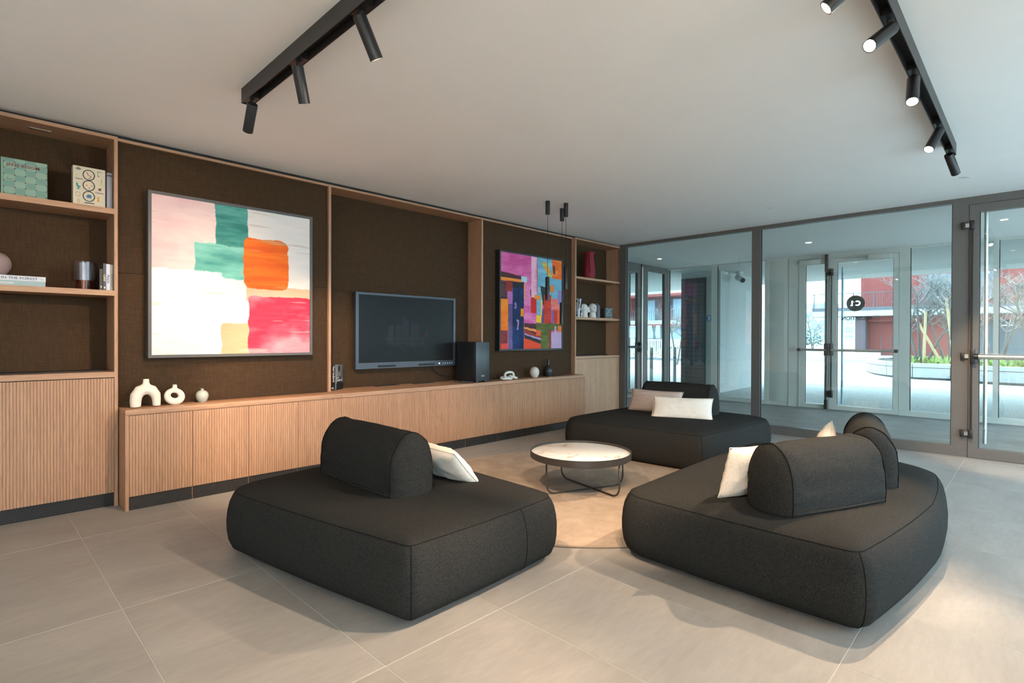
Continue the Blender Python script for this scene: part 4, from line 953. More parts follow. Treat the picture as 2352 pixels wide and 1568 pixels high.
standing('black book at the left of the four upright books on the middle shelf', .676, .694, .150, C_BLK, C_INKW, 'ED', .008, .03)
t = standing('dark grey upright book with yellowish lettering', .6965, .7135, .192, plain('charcoal_cover', (.05, .052, .055, 1), .5), plain('cream_ink', (.70, .62, .42, 1), .6), 'CANE', .0125, .112)
box('spine_label', plain('cream_label', (.62, .56, .42, 1), .6), t, .701, 4.7645, Z2+.012, .710, 4.7655, Z2+.026)
standing('white upright book with blue lettering on the middle shelf', .7145, .7365, .188, plain('bluish_white_cover', (.56, .60, .72, 1), .5), plain('blue_ink', (.05, .07, .16, 1), .6), 'PRADA', .0135, .112)
standing('beige upright book against the side panel of the middle shelf', .7375, .7555, .186, plain('stone_cover', (.33, .31, .26, 1), .6), plain('stone_ink', (.16, .15, .13, 1), .6), 'NEW NORDIC', .010, .12)

# ------------------------------------------------------------------ things in the right shelf unit
Z1, Z2 = 2.103, 1.522
RJ = plain('crimson_felt', (.235, .012, .022, 1), .75)
t = thing('pitcher', 'tall crimson pitcher with a flared lip on the top corner shelf', 'pitcher', (6.555, 4.83, Z1))
prof = [(.072, 0), (.087, .02), (.094, .06), (.091, .14), (.080, .24), (.069, .32), (.066, .345), (.074, .375), (.090, .402)]
MB().lathe([(0, 0)]+prof+[(.086, .402), (.069, .375), (.061, .345), (.064, .30), (.072, .2), (.085, .06), (0, .03)], (6.585, 4.83, Z1), 40).build('body', RJ, t, .9)
hx, hy = 6.585-.062, 4.83-.052
MB().tube([(hx-.03, hy-.02, Z1+.398), (hx-.035, hy-.03, Z1+.36), (hx-.028, hy-.03, Z1+.28), (hx-.020, hy-.03, Z1+.19), (hx-.006, hy-.024, Z1+.10), (hx+.02, hy-.005, Z1+.07)], [.009, .011, .011, .010, .009, .007], 10).build('handle', RJ, t, 3.2)
def zebra(x, y):
    g = np.where(np.sin(x*9+6*vnoise(x, y, 3, 5, 6)+y*4) > .05, 205., 30.); return np.stack([g, g, g*1.04], 1)
bt = thing('book', 'thick black and white patterned book at the left of the corner shelf', 'book', (6.258, 4.775, Z2), None, math.radians(8))
hz_ = .27
MB().box(0, 0, 0, .112, .004, hz_).box(-.004, 0, 0, 0, .10, hz_).box(0, .096, 0, .112, .10, hz_).build('cover', C_WHT, bt); box('pages', plain('yellowed_pages', (.5, .47, .3, 1), .9), bt, .001, .005, .003, .109, .095, hz_-.003)
painted('cover_print', PRINT, bt, (0, -.0006, 0), (.112, 0, 0), (0, 0, hz_), 40, 60, zebra)
box('spine_panel', C_BLK, bt, -.0048, .015, .015, -.004, .085, hz_-.015)
text('spine_title', 'AS LEGENDS DO', .018, (-.0056, .0, hz_-.06), (0, 0, -1), (0, -1, 0), C_INKW, bt, .03, 'LEFT', .9).location = (0, .030, 0)
# plaster heads
def head_one():
    m = MB(); c = Vector((6.452, 4.80, Z2)); X = Vector((.72, -.69, 0)); 
    P = lambda f, z, s=0: c+X*f+Vector((.69, .72, 0))*s+Vector((0, 0, z))
    m.cone(P(-.010, 0), P(-.012, .11), .056, .044, 20)
    rot = Matrix.Rotation(math.radians(-43.8), 3, 'Z') @ Matrix.Rotation(math.radians(42), 3, 'Y')
    m.ball(P(-.016, .140), .070, .060, .062, rot); m.ball(P(.022, .118), .058, .044, .034, rot)
    m.ball(P(.060, .098), .020, .024, .016, rot); m.cone(P(.045, .140), P(.074, .146), .017, .008, 10); m.ball(P(.064, .118), .012, .018, .008, rot)
    return m
t = tag(head_one().build('plaster_head', PLASTER), 'white plaster head seen in profile, tipped back, beside the patterned book', 'sculpture', 'plaster heads on the corner shelf'); remesh(t, .006, 5)
def head_two():
    m = MB(); c = Vector((6.635, 4.80, Z2)); X = Vector((-.55, -.83, 0)); Yd = Vector((.83, -.55, 0))
    P = lambda f, z, s=0: c+X*f+Yd*s+Vector((0, 0, z))
    m.cone(P(.0, 0), P(.0, .10), .060, .043, 20)
    rot = Matrix.Rotation(math.atan2(X.y, X.x), 3, 'Z') @ Matrix.Rotation(math.radians(-22), 3, 'Y')
    m.ball(P(-.005, .148), .074, .066, .072, rot); m.ball(P(.03, .108, .01), .045, .044, .034, rot)
    m.cone(P(.060, .170, .012), P(.078, .146, .018), .009, .013, 10); m.ball(P(.064, .125, .016), .012, .020, .007); m.ball(P(.062, .112, .016), .012, .017, .007)
    return m
t = tag(head_two().build('plaster_head', PLASTER), 'white plaster head with face towards the room, beside the ribbed vase', 'sculpture', 'plaster heads on the corner shelf'); remesh(t, .0055, 4)
m = MB(); n = 20; rings = []
for r, z in ((.058, 0), (.066, .01), (.068, .10), (.068, .17), (.058, .20), (.032, .212), (.03, .228)):
    rings.append([Vector((6.775+r*(1-.10*(k % 2)*(1 if z < .2 else 0))*math.cos(pi*k/n), 4.84+r*(1-.10*(k % 2)*(1 if z < .2 else 0))*math.sin(pi*k/n), Z2+z)) for k in range(2*n)])
tag(m.loft(rings).build('ribbed_vase', plain('slate_blue_glaze', (.085, .095, .115, 1), .45)), 'slate grey ribbed vase behind the plaster heads', 'vase')
t = thing('book', 'small slate blue book with a white looped line drawing', 'book', (7.05, 4.80, Z2))
box('cover', plain('slate_cover', (.105, .145, .165, 1), .55), t, 6.965, 4.785, Z2, 7.155, 4.815, Z2+.168, .004)
cx, cz = 7.06, Z2+.085
pts = []
for q in np.linspace(0, 2*pi, 61)[:-1]:
    r = .040+.020*math.cos(3*(q-pi/2)); pts.append((cx+r*1.1*math.cos(q), 4.7845, cz+r*math.sin(q)))
MB().tube(pts, .0022, 6, True).build('loop_drawing', C_INKW, t)
box('title_line', C_INKW, t, 6.985, 4.7842, Z2+.150, 7.01, 4.7852, Z2+.155); box('title_line', C_INKW, t, 7.095, 4.7842, Z2+.150, 7.14, 4.7852, Z2+.155); box('title_line', C_INKW, t, 7.10, 4.7842, Z2+.010, 7.14, 4.7852, Z2+.015)
box('brown_block', plain('taupe_print', (.16, .12, .09, 1), .6), t, 6.98, 4.7844, Z2+.002, 7.06, 4.7852, Z2+.05)

# ------------------------------------------------------------------ light tracks and their spotlights
def track(label, a, b, va, vb, end):
    t = thing('light_track', label, 'light track', ((a+b)/2, (va+vb)/2, ZC), 'black ceiling tracks'); m = MB(); z0 = 2.598; w = .004
    m.box(a, va, z0, a+w, vb, ZC).box(b-w, va, z0, b, vb, ZC) if (b-a) < (vb-va) else m.box(a, va, z0, b, va+w, ZC).box(a, vb-w, z0, b, vb, ZC)
    m.build('side_wall', TRACKM, t)
    box('roof', BLACKM, t, a+w, va+w, z0+.045, b-w, vb-w, ZC)
    e = MB()
    if end == 'v': e.box(a+w, vb-w, z0, b-w, vb, ZC).box(a+w, va, z0, b-w, va+w, ZC)
    else: e.box(b-w, va+w, z0, b, vb-w, ZC).box(a, va+w, z0, a+w, vb-w, ZC)
    e.build('end_cap', TRACKM, t); return t
TL_U, TR_V = 1.178, .468
track('black ceiling light track running towards the pastel painting', TL_U-.030, TL_U+.030, -.5, 3.365, 'v')
track('black ceiling light track running along the glass door side', -.6, 5.20, TR_V-.026, TR_V+.026, 'u')
def spot(label, base, dirn, L=.175, r=.0285, aim=None, power=1.0, size=52, along='v', blend=.55, lens=True):
    d = Vector(dirn).normalized(); t = thing('track_spotlight', label, 'spotlight', base, 'cylinder spotlights on the ceiling tracks')
    bx, by = base; 
    P = Vector((bx, by, 2.553)); ex = .05; 
    if along == 'v': box('adapter', BLACK, t, bx-.024, by-.055, 2.600, bx+.024, by+.055, 2.64)
    else: box('adapter', BLACK, t, bx-.055, by-.020, 2.600, bx+.055, by+.020, 2.64)
    MB().cyl((bx, by, 2.60), P, .009, 10).build('stem', BLACKM, t, .6)
    A = P-d*.028; B = P+d*(L-.028)
    q = d.orthogonal().normalized(); m = MB(); rings = []
    for (s_, rr) in ((0, r-.002), (.003, r), (L, r), (L, r-.0035), (L-.018, r-.0045)):
        rings.append([A+d*s_+(q*math.cos(2*pi*k/32)+d.cross(q)*math.sin(2*pi*k/32))*rr for k in range(32)])
    m.loft(rings, True, False).build('barrel', BLACK, t, .6)
    C_ = A+d*(L-.017); m = MB(); ring = [C_+(q*math.cos(2*pi*k/24)+d.cross(q)*math.sin(2*pi*k/24))*(r-.0045) for k in range(24)]
    m.loft([ring, [p+d*.0015 for p in ring]]).build('lens', LENS, t)
    ld = bpy.data.lights.new('lamp', 'SPOT'); ld.energy = SPOT_W*power; ld.color = WARM; ld.spot_size = math.radians(size); ld.spot_blend = blend; ld.shadow_soft_size = .018
    lo = bpy.data.objects.new('lamp', ld); COL.objects.link(lo); lo.parent = t
    pos = A+d*(L+.004)
    dd = (Vector(aim)-pos).normalized() if aim else d
    lo.location = pos-Vector((bx, by, 0)) if False else pos-ORG[t.name]
    lo.rotation_euler = dd.to_track_quat('-Z', 'Y').to_euler(); return t
_t0 = ORG
def ORGfix(): pass
# track over the left (its bases sit on the track line)
def SPT(label, base, dirn, **k):
    b = (base[0], base[1]); 
    return spot(label, (b[0], b[1]), dirn, **k)
_thing = thing
def thing(name, label, cat, loc=(0, 0, 0), group=None, rz=None):
    if len(loc) == 2: loc = (loc[0], loc[1], 2.6)
    return _thing(name, label, cat, loc, group, rz)
SPT('spotlight at the wall end of the left ceiling track, tipped towards the wall', (TL_U, 3.283), (.10, .72, -.69), power=.20, size=76, along='v', blend=1.0, aim=(1.42, 4.72, 1.05))
SPT('middle of the three black spotlights on the left ceiling track', (TL_U, 2.66), (.35, .30, -.89), power=.85, size=56, aim=(2.35, 4.5, .5), along='v')
SPT('largest black spotlight on the left ceiling track, cut by the picture top', (TL_U+.004, 2.052), (.52, .06, -.85), power=.5, size=50, aim=(3.3, 2.45, 0), along='v')
for k, (v, dd, pw, sz) in enumerate(((.60, (.80, .50, -.72), .5, 46), (.05, (.85, .12, -.62), .6, 46), (-.40, (-.35, -1.0, -.75), 2.0, 70))):  # last one added as fill, bounced off the white side wall
    SPT('spotlight on the hidden part of the left ceiling track, %s beyond the picture edge' % ('the first', 'the second', 'an added wall washer')[k], (TL_U, v), dd, power=pw, size=sz, along='v')
SPT('lit spotlight on the right track whose open end faces the room, upper of three', (2.801, TR_V), (-.73, .34, -.60), power=.95, size=66, along='u')
SPT('lit spotlight on the right track pointing down, middle of the lit three', (3.448, TR_V), (-.50, -.04, -.86), power=.44, size=70, along='u')
SPT('lit spotlight on the right track near its far end, lower of the lit three', (4.413, TR_V), (-.55, .26, -.80), power=.9, size=64, along='u')
SPT('dark backed spotlight at the far end of the right track, aimed away at the glass', (5.065, TR_V), (.62, -.16, -.60), power=.8, size=46, along='u')
SPT('spotlight cut by the picture top on the right track', (2.30, TR_V), (-.22, .62, -.55), power=1.0, size=44, blend=1.0, aim=(.70, 4.72, 1.1), along='u')
SPT('spotlight on the hidden part of the right ceiling track', (1.55, TR_V), (.62, .72, -.80), power=.5, size=50, along='u')
SPT('added fill spotlight over the photographer on the right track, washing the back wall', (.25, TR_V), (-1.0, -.05, -.42), power=2.0, size=70, along='u')  # added lamp: bounces warm fill off the wall behind the camera

# pendants
for k, (x, y, zc0, zt, zb, lab) in enumerate(((4.383, 3.761, 2.543, 1.872, 1.625, 'black cylinder pendant hanging in front of the multicoloured painting'), (4.749, 3.861, 2.545, 1.619, 1.377, 'lowest black cylinder pendant, at the edge of the multicoloured painting'), (4.592, 3.679, 2.54, 1.992, 1.75, 'highest black cylinder pendant, in front of the brown cloth wall'))):
    t = _thing('pendant_lamp', lab, 'pendant lamp', (x, y, ZC), 'black cylinder pendants')
    MB().cyl((x, y, zc0), (x, y, ZC), .0245, 28).build('canopy', BLACK, t, .6); MB().cyl((x, y, zt), (x, y, zc0), .0022, 6).build('cable', BLACKM, t)
    MB().lathe([(0, zt), (.0215, zt), (.0225, zt-.002), (.0225, zb), (.019, zb), (.019, zb+.02), (0, zb+.02)], (x, y, 0), 28).build('shade', BLACK, t, .6)
# recessed downlights
def downlight(x, y, label, on, r=.038):
    t = _thing('downlight', label, 'downlight', (x, y, ZC), 'recessed ceiling downlights')
    MB().lathe([(r-.008, ZC-.0005), (r-.008, ZC-.004), (r, ZC-.004), (r+.002, ZC-.0005)], (x, y, 0), 28).build('ring', plain('white_ring', (.7, .7, .68, 1), .5) if 'white_ring' not in bpy.data.materials else bpy.data.materials['white_ring'], t)
    MB().lathe([(0, ZC-.0022), (r-.008, ZC-.0022), (r-.008, ZC-.0012), (0, ZC-.0012)], (x, y, 0), 24).build('lens', LENS_S if on else LENS_OFF, t)
    if on:
        ld = bpy.data.lights.new('lamp', 'SPOT'); ld.energy = on; ld.color = WARM; ld.spot_size = math.radians(110); ld.spot_blend = .8; ld.shadow_soft_size = .03
        lo = bpy.data.objects.new('lamp', ld); COL.objects.link(lo); lo.parent = t; lo.location = (0, 0, -.01)
downlight(6.271, 3.675, 'small ceiling downlight in the corner near the shelf unit', 0); downlight(6.305, 2.152, 'small ceiling downlight in front of the wide glass bay', 0); downlight(6.339, .481, 'small ceiling downlight beyond the end of the right track', 0)
downlight(9.011, 2.502, 'lit downlight in the lobby ceiling in front of the entrance doors', 26, .05); downlight(9.0, 5.0, 'lobby downlight beside the dark framed cross partition', 8, .045); downlight(8.9, .3, 'lobby downlight behind the glass door', 10, .045)
downlight(8.4, 7.4, 'warm downlight in the room beyond the cross partition', 30, .045)

# ------------------------------------------------------------------ outside: terrace, buildings, planter, trees
gs = lambda u: .012*max(0, u-12)
g = MB(); 
for (a, b) in ((UF+.08, 12), (12, 36), (36, 120)): g.poly([Vector((a, -60, gs(a)-.012)), Vector((b, -60, gs(b)-.012)), Vector((b, 90, gs(b)-.012)), Vector((a, 90, gs(a)-.012))])
struct('ground', g, PAVE, 'pale exposed aggregate paving of the courtyard')
struct('ground_side', MB().box(-30, -40, -.2, UF+.07, VR-.21, -.005), plain('pale_bounce_ground', (.56, .55, .53, 1), .95, 0, .1, 3), 'added pale ground outside the daylight side, bouncing daylight to the ceiling')  # unseen ground, added and toned to set the daylight bounce onto the ceiling
struct('side_sky_blocker', MB().box(-8, VR-.9, 2.75, UF+.07, VR-.21, 3.0), CONC, 'added unseen slab holding back sky light on the daylight side of the lounge')  # unseen slab, added to limit the sky light through the side glazing
struct('ceiling_terrace', MB().box(UF+.08, -14, 2.75, 15.95, 20, 3.0), CONC, 'concrete soffit over the terrace outside the entrance')
o = struct('pillar', MB().box(11.95, 5.12, -.05, 14.1, 6.06, 2.75), CONC, 'pale concrete core wall outside, left of the entrance')
dk = MB().box(11.93, 5.45, .02, 11.952, 6.055, 2.62); dkm = dk.build('louvre_door', plain('charcoal_door', (.035, .035, .04, 1), .5), o)
for q in range(24): box('slat', DARKM, o, 11.915, 5.48, .12+q*.10, 11.93, 6.03, .19+q*.10)
t = _thing('wall_sign', 'round blue and white sign on the concrete end wall outside', 'sign', (11.94, 5.372, 1.675))
MB().lathe([(0, 0), (.075, 0), (.075, .006), (0, .006)], (0, 0, 0), 32)
m = MB().cyl((11.949, 5.372, 1.675), (11.94, 5.372, 1.675), .075, 32); m.build('disc', plain('sign_blue', (.10, .22, .45, 1), .5), t)
m = MB().cyl((11.9395, 5.372, 1.70), (11.937, 5.372, 1.70), .03, 20).cyl((11.9395, 5.372, 1.648), (11.937, 5.372, 1.648), .026, 20); m.build('white_marks', WHITEM, t)
t = _thing('security_camera', 'white bullet security camera under the terrace soffit', 'camera', (12.45, 4.90, 2.75))
MB().cyl((12.45, 4.90, 2.75), (12.45, 4.90, 2.70), .085, 24).cyl((12.45, 4.90, 2.70), (12.45, 4.90, 2.66), .065, 24).build('mount', WHITEM, t, .6)
MB().cyl((12.45, 4.90, 2.66), (12.43, 4.88, 2.60), .03, 12).build('neck', WHITEM, t, .6)
MB().cyl((12.50, 4.96, 2.63), (12.30, 4.76, 2.53), .062, 24).build('body', WHITEM, t, .6)
MB().cyl((12.30, 4.76, 2.53), (12.295, 4.755, 2.5275), .054, 24).build('lens_face', BLACKM, t, .6)
# planter
outl = [(18.25, -9), (18.25, .2), (18.95, 1.7), (18.98, 2.55), (19.5, 3.25), (20.6, 3.85), (22.2, 4.3), (23.9, 4.42), (25.4, 4.1), (26.3, 3.3), (26.6, 2.2), (26.6, -9)]
from mathutils.geometry import interpolate_bezier
dense = []
for k in range(len(outl)-1):
    a, b = Vector(outl[k]), Vector(outl[k+1]); pa = Vector(outl[k-1]) if k else a; nb = Vector(outl[k+2]) if k < len(outl)-2 else b
    m = 4 if (b-a).length < 3 else 8
    for q in range(m):
        f = q/m; f2, f3 = f*f, f**3
        dense.append(.5*((2*a)+(-pa+b)*f+(2*pa-5*a+4*b-nb)*f2+(-pa+3*a-3*b+nb)*f3))
dense.append(Vector(outl[-1]))
t = _thing('planter', 'long curved pale concrete planter with trees in the courtyard', 'planter', (22, 1, .1))
def offs(pts, d):
    o = []
    for k, p in enumerate(pts):
        a = pts[max(0, k-1)]; b = pts[min(len(pts)-1, k+1)]; tt = (b-a).normalized(); o.append(p+Vector((tt.y, -tt.x))*d)
    return o
inn = offs(dense, .32)
cuts = [0, 5, 8, 12, 16, 20, 24, 28, 32, 36, 40, len(dense)-1]; cuts = sorted({min(c, len(dense)-1) for c in cuts})
for k in range(len(cuts)-1):
    A = list(range(cuts[k], cuts[k+1]+1)); sh = offs(dense, .02)
    def strip(z0, z1, outer, inner, gap):
        rings = []
        for i in A:
            p, q = outer[i].copy(), inner[i]
            if gap and i in (A[0], A[-1]): 
                j = A[1] if i == A[0] else A[-2]; dv = (outer[j]-outer[i]).normalized()*.012; p = p+dv; q = q+dv
            rings.append([Vector((p.x, p.y, z0)), Vector((p.x, p.y, z1)), Vector((q.x, q.y, z1)), Vector((q.x, q.y, z0))])
        return MB().loft(rings)
    strip(.13, .40, dense, inn, True).build('wall_block', CONC_L, t); strip(.415, .52, offs(dense, -.01), inn, True).build('coping_block', CONC_L, t)
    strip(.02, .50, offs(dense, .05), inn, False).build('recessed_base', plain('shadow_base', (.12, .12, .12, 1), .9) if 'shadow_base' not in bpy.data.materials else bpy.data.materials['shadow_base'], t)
MB().loft([[Vector((p.x, p.y, .30)) for p in inn], [Vector((p.x, p.y, .44)) for p in inn]]).build('soil', SOIL, t)
# ground cover
m = MB(); rr = random.Random(3)
for k in range(2600):
    if k < 1500: x, y = rr.uniform(18.9, 21.5), rr.uniform(-3, 3.0)
    else: x, y = rr.uniform(19, 25.5), rr.uniform(-6, 3.4)
    if x < 18.7+.45*max(0, min(1, y/1.7)) or (y > 2.4 and x < 20+(y-2.4)*1.6): continue
    h = rr.uniform(.06, .26)*(1.3 if noise.noise(Vector((x, y, 0))) > .1 else .6); a = rr.uniform(0, 2*pi); w = rr.uniform(.02, .05)
    dx, dy = math.cos(a), math.sin(a); le = rr.uniform(.02, .14)
    b0 = Vector((x, y, .42)); tip = Vector((x+dx*le, y+dy*le, .42+h)); md = (b0+tip)/2+Vector((-dy*w, dx*w, .03)); mm = (b0+tip)/2+Vector((dy*w, -dx*w, .03))
    m.poly([b0, md, tip, mm])
o = m.build('ground_cover', LEAF); tag(o, 'fresh yellow green ground cover plants inside the curved planter', 'plants', None, 'stuff')
def tree(label, base, stems, seed, hgt=2.3, spread=.9, lean=(0, 0)):
    r = random.Random(seed); t = _thing('bare_tree', label, 'tree', base, 'bare winter trees in the planter'); tw = MB()
    def br(p, d, L, rad, lev, mb):
        pts = [Vector(p)]; dd = Vector(d).normalized(); n = 4
        for q in range(n):
            dd = (dd+Vector((r.uniform(-1, 1), r.uniform(-1, 1), r.uniform(-.4, .6)))*(.12 if lev == 0 else .22)).normalized(); pts.append(pts[-1]+dd*L/n)
        mb.tube(pts, lambda f: rad*(1-.55*f), 6 if lev < 2 else 3, False, False)
        if lev >= 4: return
        for q in range((4, 4, 4, 4)[lev]):
            f = (r.uniform(.72, 1) if lev == 0 else r.uniform(.25, 1)); k = min(n-1, int(f*n)); p2 = pts[k]+(pts[k+1]-pts[k])*(f*n-k)
            a = r.uniform(0, 2*pi); up = r.uniform(.05, .7); e = Vector((math.cos(a), math.sin(a), up))
            br(p2, dd*.45+e*.9, L*(.44, .60, .66, .7)[lev]*r.uniform(.7, 1.15), rad*(.55, .5, .55, .6)[lev], lev+1, tw)
    for s in range(stems):
        st = MB(); a = 2*pi*s/stems+r.uniform(-.4, .4)
        br(Vector(base)+Vector((math.cos(a)*.10, math.sin(a)*.10, -.05)), (math.cos(a)*.30*spread+lean[0], math.sin(a)*.30*spread+lean[1], 1), hgt*r.uniform(.55, .8), r.uniform(.038, .055), 0, st)
        st.build('trunk', BARK, t, 3.2)
    o = tw.build('twigs', TWIG, t); o['kind'] = 'stuff'; return t
tree('multi stemmed bare tree at the near end of the planter', (20.8, 2.55, .44), 4, 11, 2.6, 1.1)
tree('multi stemmed bare tree with pale twigs behind the facade post', (20.7, 1.85, .44), 4, 5, 2.8, .9)
tree('slender bare tree seen through the lobby door', (20.6, -.1, .44), 3, 23, 2.7, .7)
tree('bare tree at the far side of the planter', (23.2, .9, .44), 3, 31, 2.4, .9)
for k, (p0, p1, lab) in enumerate((((20.3, 2.45, .40), (20.35, 2.42, 2.05), 'upright timber tree stake at the near end of the planter'), ((20.6, 2.02, .40), (20.9, 2.72, 1.85), 'leaning timber tree stake crossing behind the upright one'), ((20.3, 1.72, .40), (20.5, 1.95, 2.45), 'tall timber tree stake beside the second tree'), ((20.4, -.42, .40), (20.5, -.30, 2.1), 'timber tree stake seen through the lobby door'))):
    tag(MB().cone(p0, p1, .042, .036, 10).build('tree_stake', STAKE, None, .6), lab, 'stake')
# red building
UBD = 36.0; gz = gs(UBD)
rb = _thing('building', 'red rendered apartment building with a balcony across the courtyard', 'building', (UBD, 4, gz))
box('ground_floor_wall', RED, rb, UBD+.6, 2.8, gz-.1, UBD+3, 6.98, 2.5); box('corner_pillar', MAUVE, rb, UBD-.2, 6.98, gz-.1, UBD+1.2, 7.48, 2.5)
box('upper_wall', RED, rb, UBD+1.2, -20, 2.9, UBD+3, 7.5, 9); box('balcony_slab', SLAB, rb, UBD-.6, -20, 2.5, UBD+1.25, 9.6, 2.88)
box('slab_band', RED, rb, UBD+.2, -20, 2.18, UBD+.6, 7.4, 2.5); box('balcony_edge', DARKM, rb, UBD-.63, -20, 2.82, UBD-.55, 9.6, 3.0)
bal = MB()
for q in range(int(27/.11)):
    v = 9.55-q*.11
    if v > -8: bal.box(UBD-.6, v-.008, 2.98, UBD-.585, v+.008, 3.80)
bo = bal.build('balusters', DARKM, rb); bo['kind'] = 'stuff'
box('handrail', DARKM, rb, UBD-.62, -18, 3.79, UBD-.56, 9.6, 3.83)
for q in range(18): box('rail_post', DARKM, rb, UBD-.64, 9.5-q*1.0-.02, 2.85, UBD-.57, 9.5-q*1.0+.02, 3.82)
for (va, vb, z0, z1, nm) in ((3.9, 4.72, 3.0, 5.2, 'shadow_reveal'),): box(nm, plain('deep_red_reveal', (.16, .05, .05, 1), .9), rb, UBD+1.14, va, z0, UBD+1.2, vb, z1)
for va, vb in ((1.6, 4.3), (-2.2, .1), (-6, -3.4)):
    f = box('window', SHUT, rb, UBD+1.1, va, 3.3, UBD+1.2, vb, 4.75)
    for q in range(14): box('shutter_slat', SHUT, f, UBD+1.08, va+.03, 3.34+q*.10, UBD+1.10, vb-.03, 3.42+q*.10)
for va, vb in ((.4, 2.75), (-2.3, .3), (-5, -2.4), (-9, -5.1)):
    f = box('shop_window', DARKM, rb, UBD+.6, va, gz, UBD+.7, vb, 2.2); box('pane', WINDARK, f, UBD+.57, va+.06, gz+.1, UBD+.6, vb-.06, 2.1)
    box('lit_strip', emit('warm_strip', (1, .6, .25, 1), 1.3) if 'warm_strip' not in bpy.data.materials else bpy.data.materials['warm_strip'], f, UBD+.55, va+.4, 1.9, UBD+.57, va+.9, 1.94)
for q in (5.95, 6.35): box('door_edge', DARKM, rb, UBD+.58, q-.02, gz, UBD+.6, q+.02, gz+1.15)
# second wing on the left with long balconies
wb = _thing('building', 'long balconied wing with red bands seen at the far left of the glass', 'building', (40, 26, .3))
box('rear_wall', plain('wing_plum', (.12, .095, .115, 1), .8), wb, 42, 19.6, 2.7, 44, 40, 8)
for z0, z1, m_ in ((2.35, 2.66, SLAB), (2.16, 2.35, RED), (4.62, 4.82, RED), (4.82, 5.4, SLAB)): box('floor_band', m_, wb, 39.6, 19.6, z0, 42, 40, z1)
box('ground_glazing', WINDARK, wb, 41, 19.6, .3, 42, 40, 2.2)
for q in range(6): box('bay_window', PALE2, wb, 41.9, 20.6+q*3.1, 2.7, 42, 22.0+q*3.1, 4.5)
for q in range(6): box('red_fin', RED, wb, 41.2, 22.5+q*3.1, 2.66, 42, 22.8+q*3.1, 4.62)
br_ = MB()
for q in range(70): br_.box(39.6, 19.7+q*.2-.012, 2.66, 39.62, 19.7+q*.2+.012, 3.6)
o = br_.build('balusters', DARKM, wb); o['kind'] = 'stuff'
for q in range(4): box('shop_pane', PALE2, wb, 40.95, 20+q*4, .5, 41, 22.4+q*4, 2.0)
# white railing along the courtyard edge
wf = _thing('railing', 'white picket railing along the courtyard edge at the left', 'railing', (24, 14, .2))
pk = MB()
for q in range(96): pk.box(24, 11.6+q*.115-.02, .30, 24.03, 11.6+q*.115+.02, 1.12)
o = pk.build('pickets', WHITEM, wf); o['kind'] = 'stuff'
box('top_rail', WHITEM, wf, 23.99, 11.55, 1.10, 24.05, 22.6, 1.15); box('kerb', plain('kerb_dark', (.16, .16, .16, 1), .8), wf, 23.9, 11.5, .1, 24.2, 22.6, .24); box('bottom_rail', WHITEM, wf, 23.99, 11.55, .27, 24.05, 22.6, .32)
m = MB(); rr = random.Random(9)
for k in range(1500):
    p = Vector((24.6+rr.uniform(0, .7), rr.uniform(11.4, 22.5), rr.uniform(.15, .85))); a = rr.uniform(0, 6.28); s_ = rr.uniform(.06, .12); e = Vector((math.cos(a), math.sin(a), rr.uniform(-.3, .8)))*s_; f = Vector((-e.y, e.x, .03))
    m.poly([p-e, p+f*.5, p+e, p-f*.5])
tag(m.build('hedge_leaves', plain('hedge_green', (.12, .20, .06, 1), .8, 0, .4, 3)), 'low green hedge behind the white railing', 'hedge', None, 'stuff')
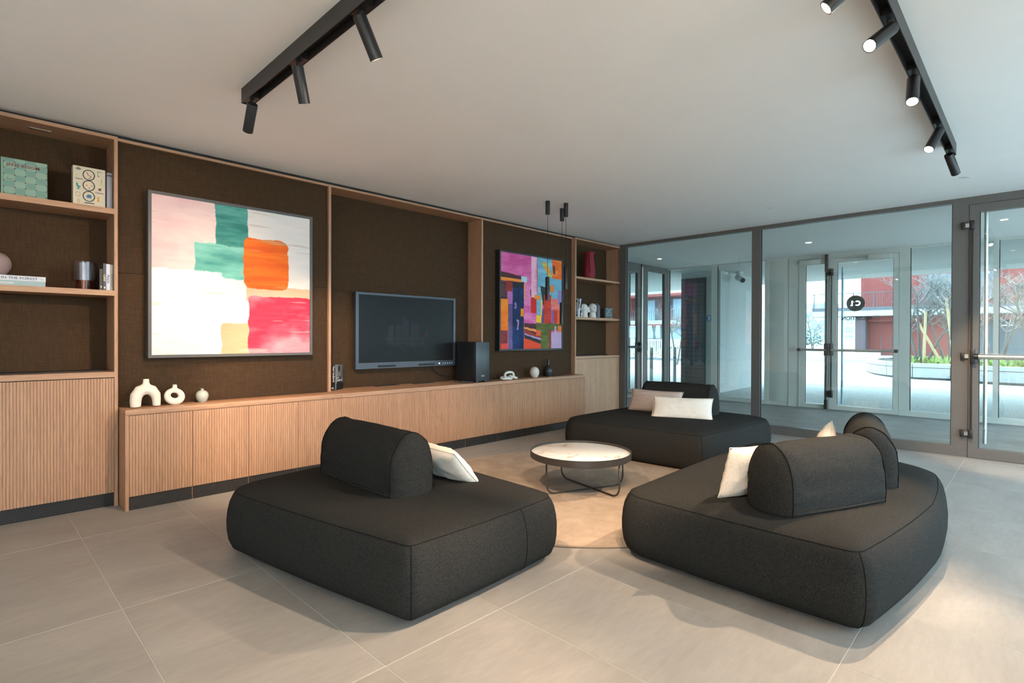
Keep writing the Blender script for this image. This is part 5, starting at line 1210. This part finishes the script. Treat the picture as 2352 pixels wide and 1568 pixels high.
for k, (x, y, h, lab) in enumerate(((12.06, 7.12, .98, 'grey bollard pair outside, left one'), (12.3, 7.05, .98, 'grey bollard pair outside, right one'), (13.2, 7.05, .98, 'grey bollard outside seen past the dark post'), (13.4, 6.98, .98, 'grey bollard outside beside the facade post'))):
    t = _thing('bollard', lab, 'bollard', (x, y, 0), 'steel bollards outside'); MB().cyl((x, y, 0), (x, y, h), .045, 20).build('post', plain('bollard_grey', (.24, .27, .27, 1), .4) if 'bollard_grey' not in bpy.data.materials else bpy.data.materials['bollard_grey'], t, .6); MB().cyl((x, y, h-.30), (x, y, h-.27), .0455, 20).build('band', DARKM, t, .6)
# low parapet, distant fence and distant blocks
tag(box('parapet', CONC_L, None, 27.6, 4.9, .05, 28.1, 10.5, .62, .01), 'low concrete parapet bench beyond the courtyard', 'bench')
ff = _thing('railing', 'pale distant railing behind the low parapet', 'railing', (58, 14, .6)); pk = MB()
for q in range(110): pk.box(58, 8+q*.11-.02, .2, 58.03, 8+q*.11+.02, 1.25)
o = pk.build('pickets', WHITEM, ff); o['kind'] = 'stuff'; box('top_rail', WHITEM, ff, 57.98, 7.9, 1.25, 58.05, 20.2, 1.32)
for k, (u, va, vb, h, lab) in enumerate(((95, 23.5, 29, 7.0, 'pale distant block behind the left door leaf'), (90, 17.5, 20.6, 5.2, 'bluish distant block beside the red building'), (100, 48, 62, 6, 'pale distant block behind the white railing'))):
    t = _thing('building', lab, 'building', (u, (va+vb)/2, .5)); box('wall', PALE, t, u, va, 0, u+6, vb, h)
    for q in range(int((vb-va)/1.3)):
        for z in range(int(h/1.3)): box('window', PALE2, t, u-.05, va+.3+q*1.3, .9+z*1.25, u, va+1.2+q*1.3, 1.7+z*1.25)
tree('small bare tree far off beyond the courtyard, seen through the left door leaf', (44, 11.9, .5), 2, 41, 2.6, .6)
tree('bare tree with reddish twigs at the courtyard edge on the left', (21, 10.9, .1), 2, 47, 2.6, 1.2)
m = MB(); rr = random.Random(4)
for k in range(500):
    p = Vector((57+rr.uniform(0, .5), rr.uniform(14.6, 18), rr.uniform(.8, 2.4)*rr.uniform(.5, 1))); a = rr.uniform(0, 6.28); e = Vector((math.cos(a), math.sin(a), .4))*.16; f = Vector((-e.y, e.x, .05)); m.poly([p-e, p+f*.5, p+e, p-f*.5])
tag(m.build('distant_shrubs', plain('distant_green', (.16, .24, .20, 1), .9)), 'bluish green shrubs in the distance behind the pale railing', 'shrubs', None, 'stuff')
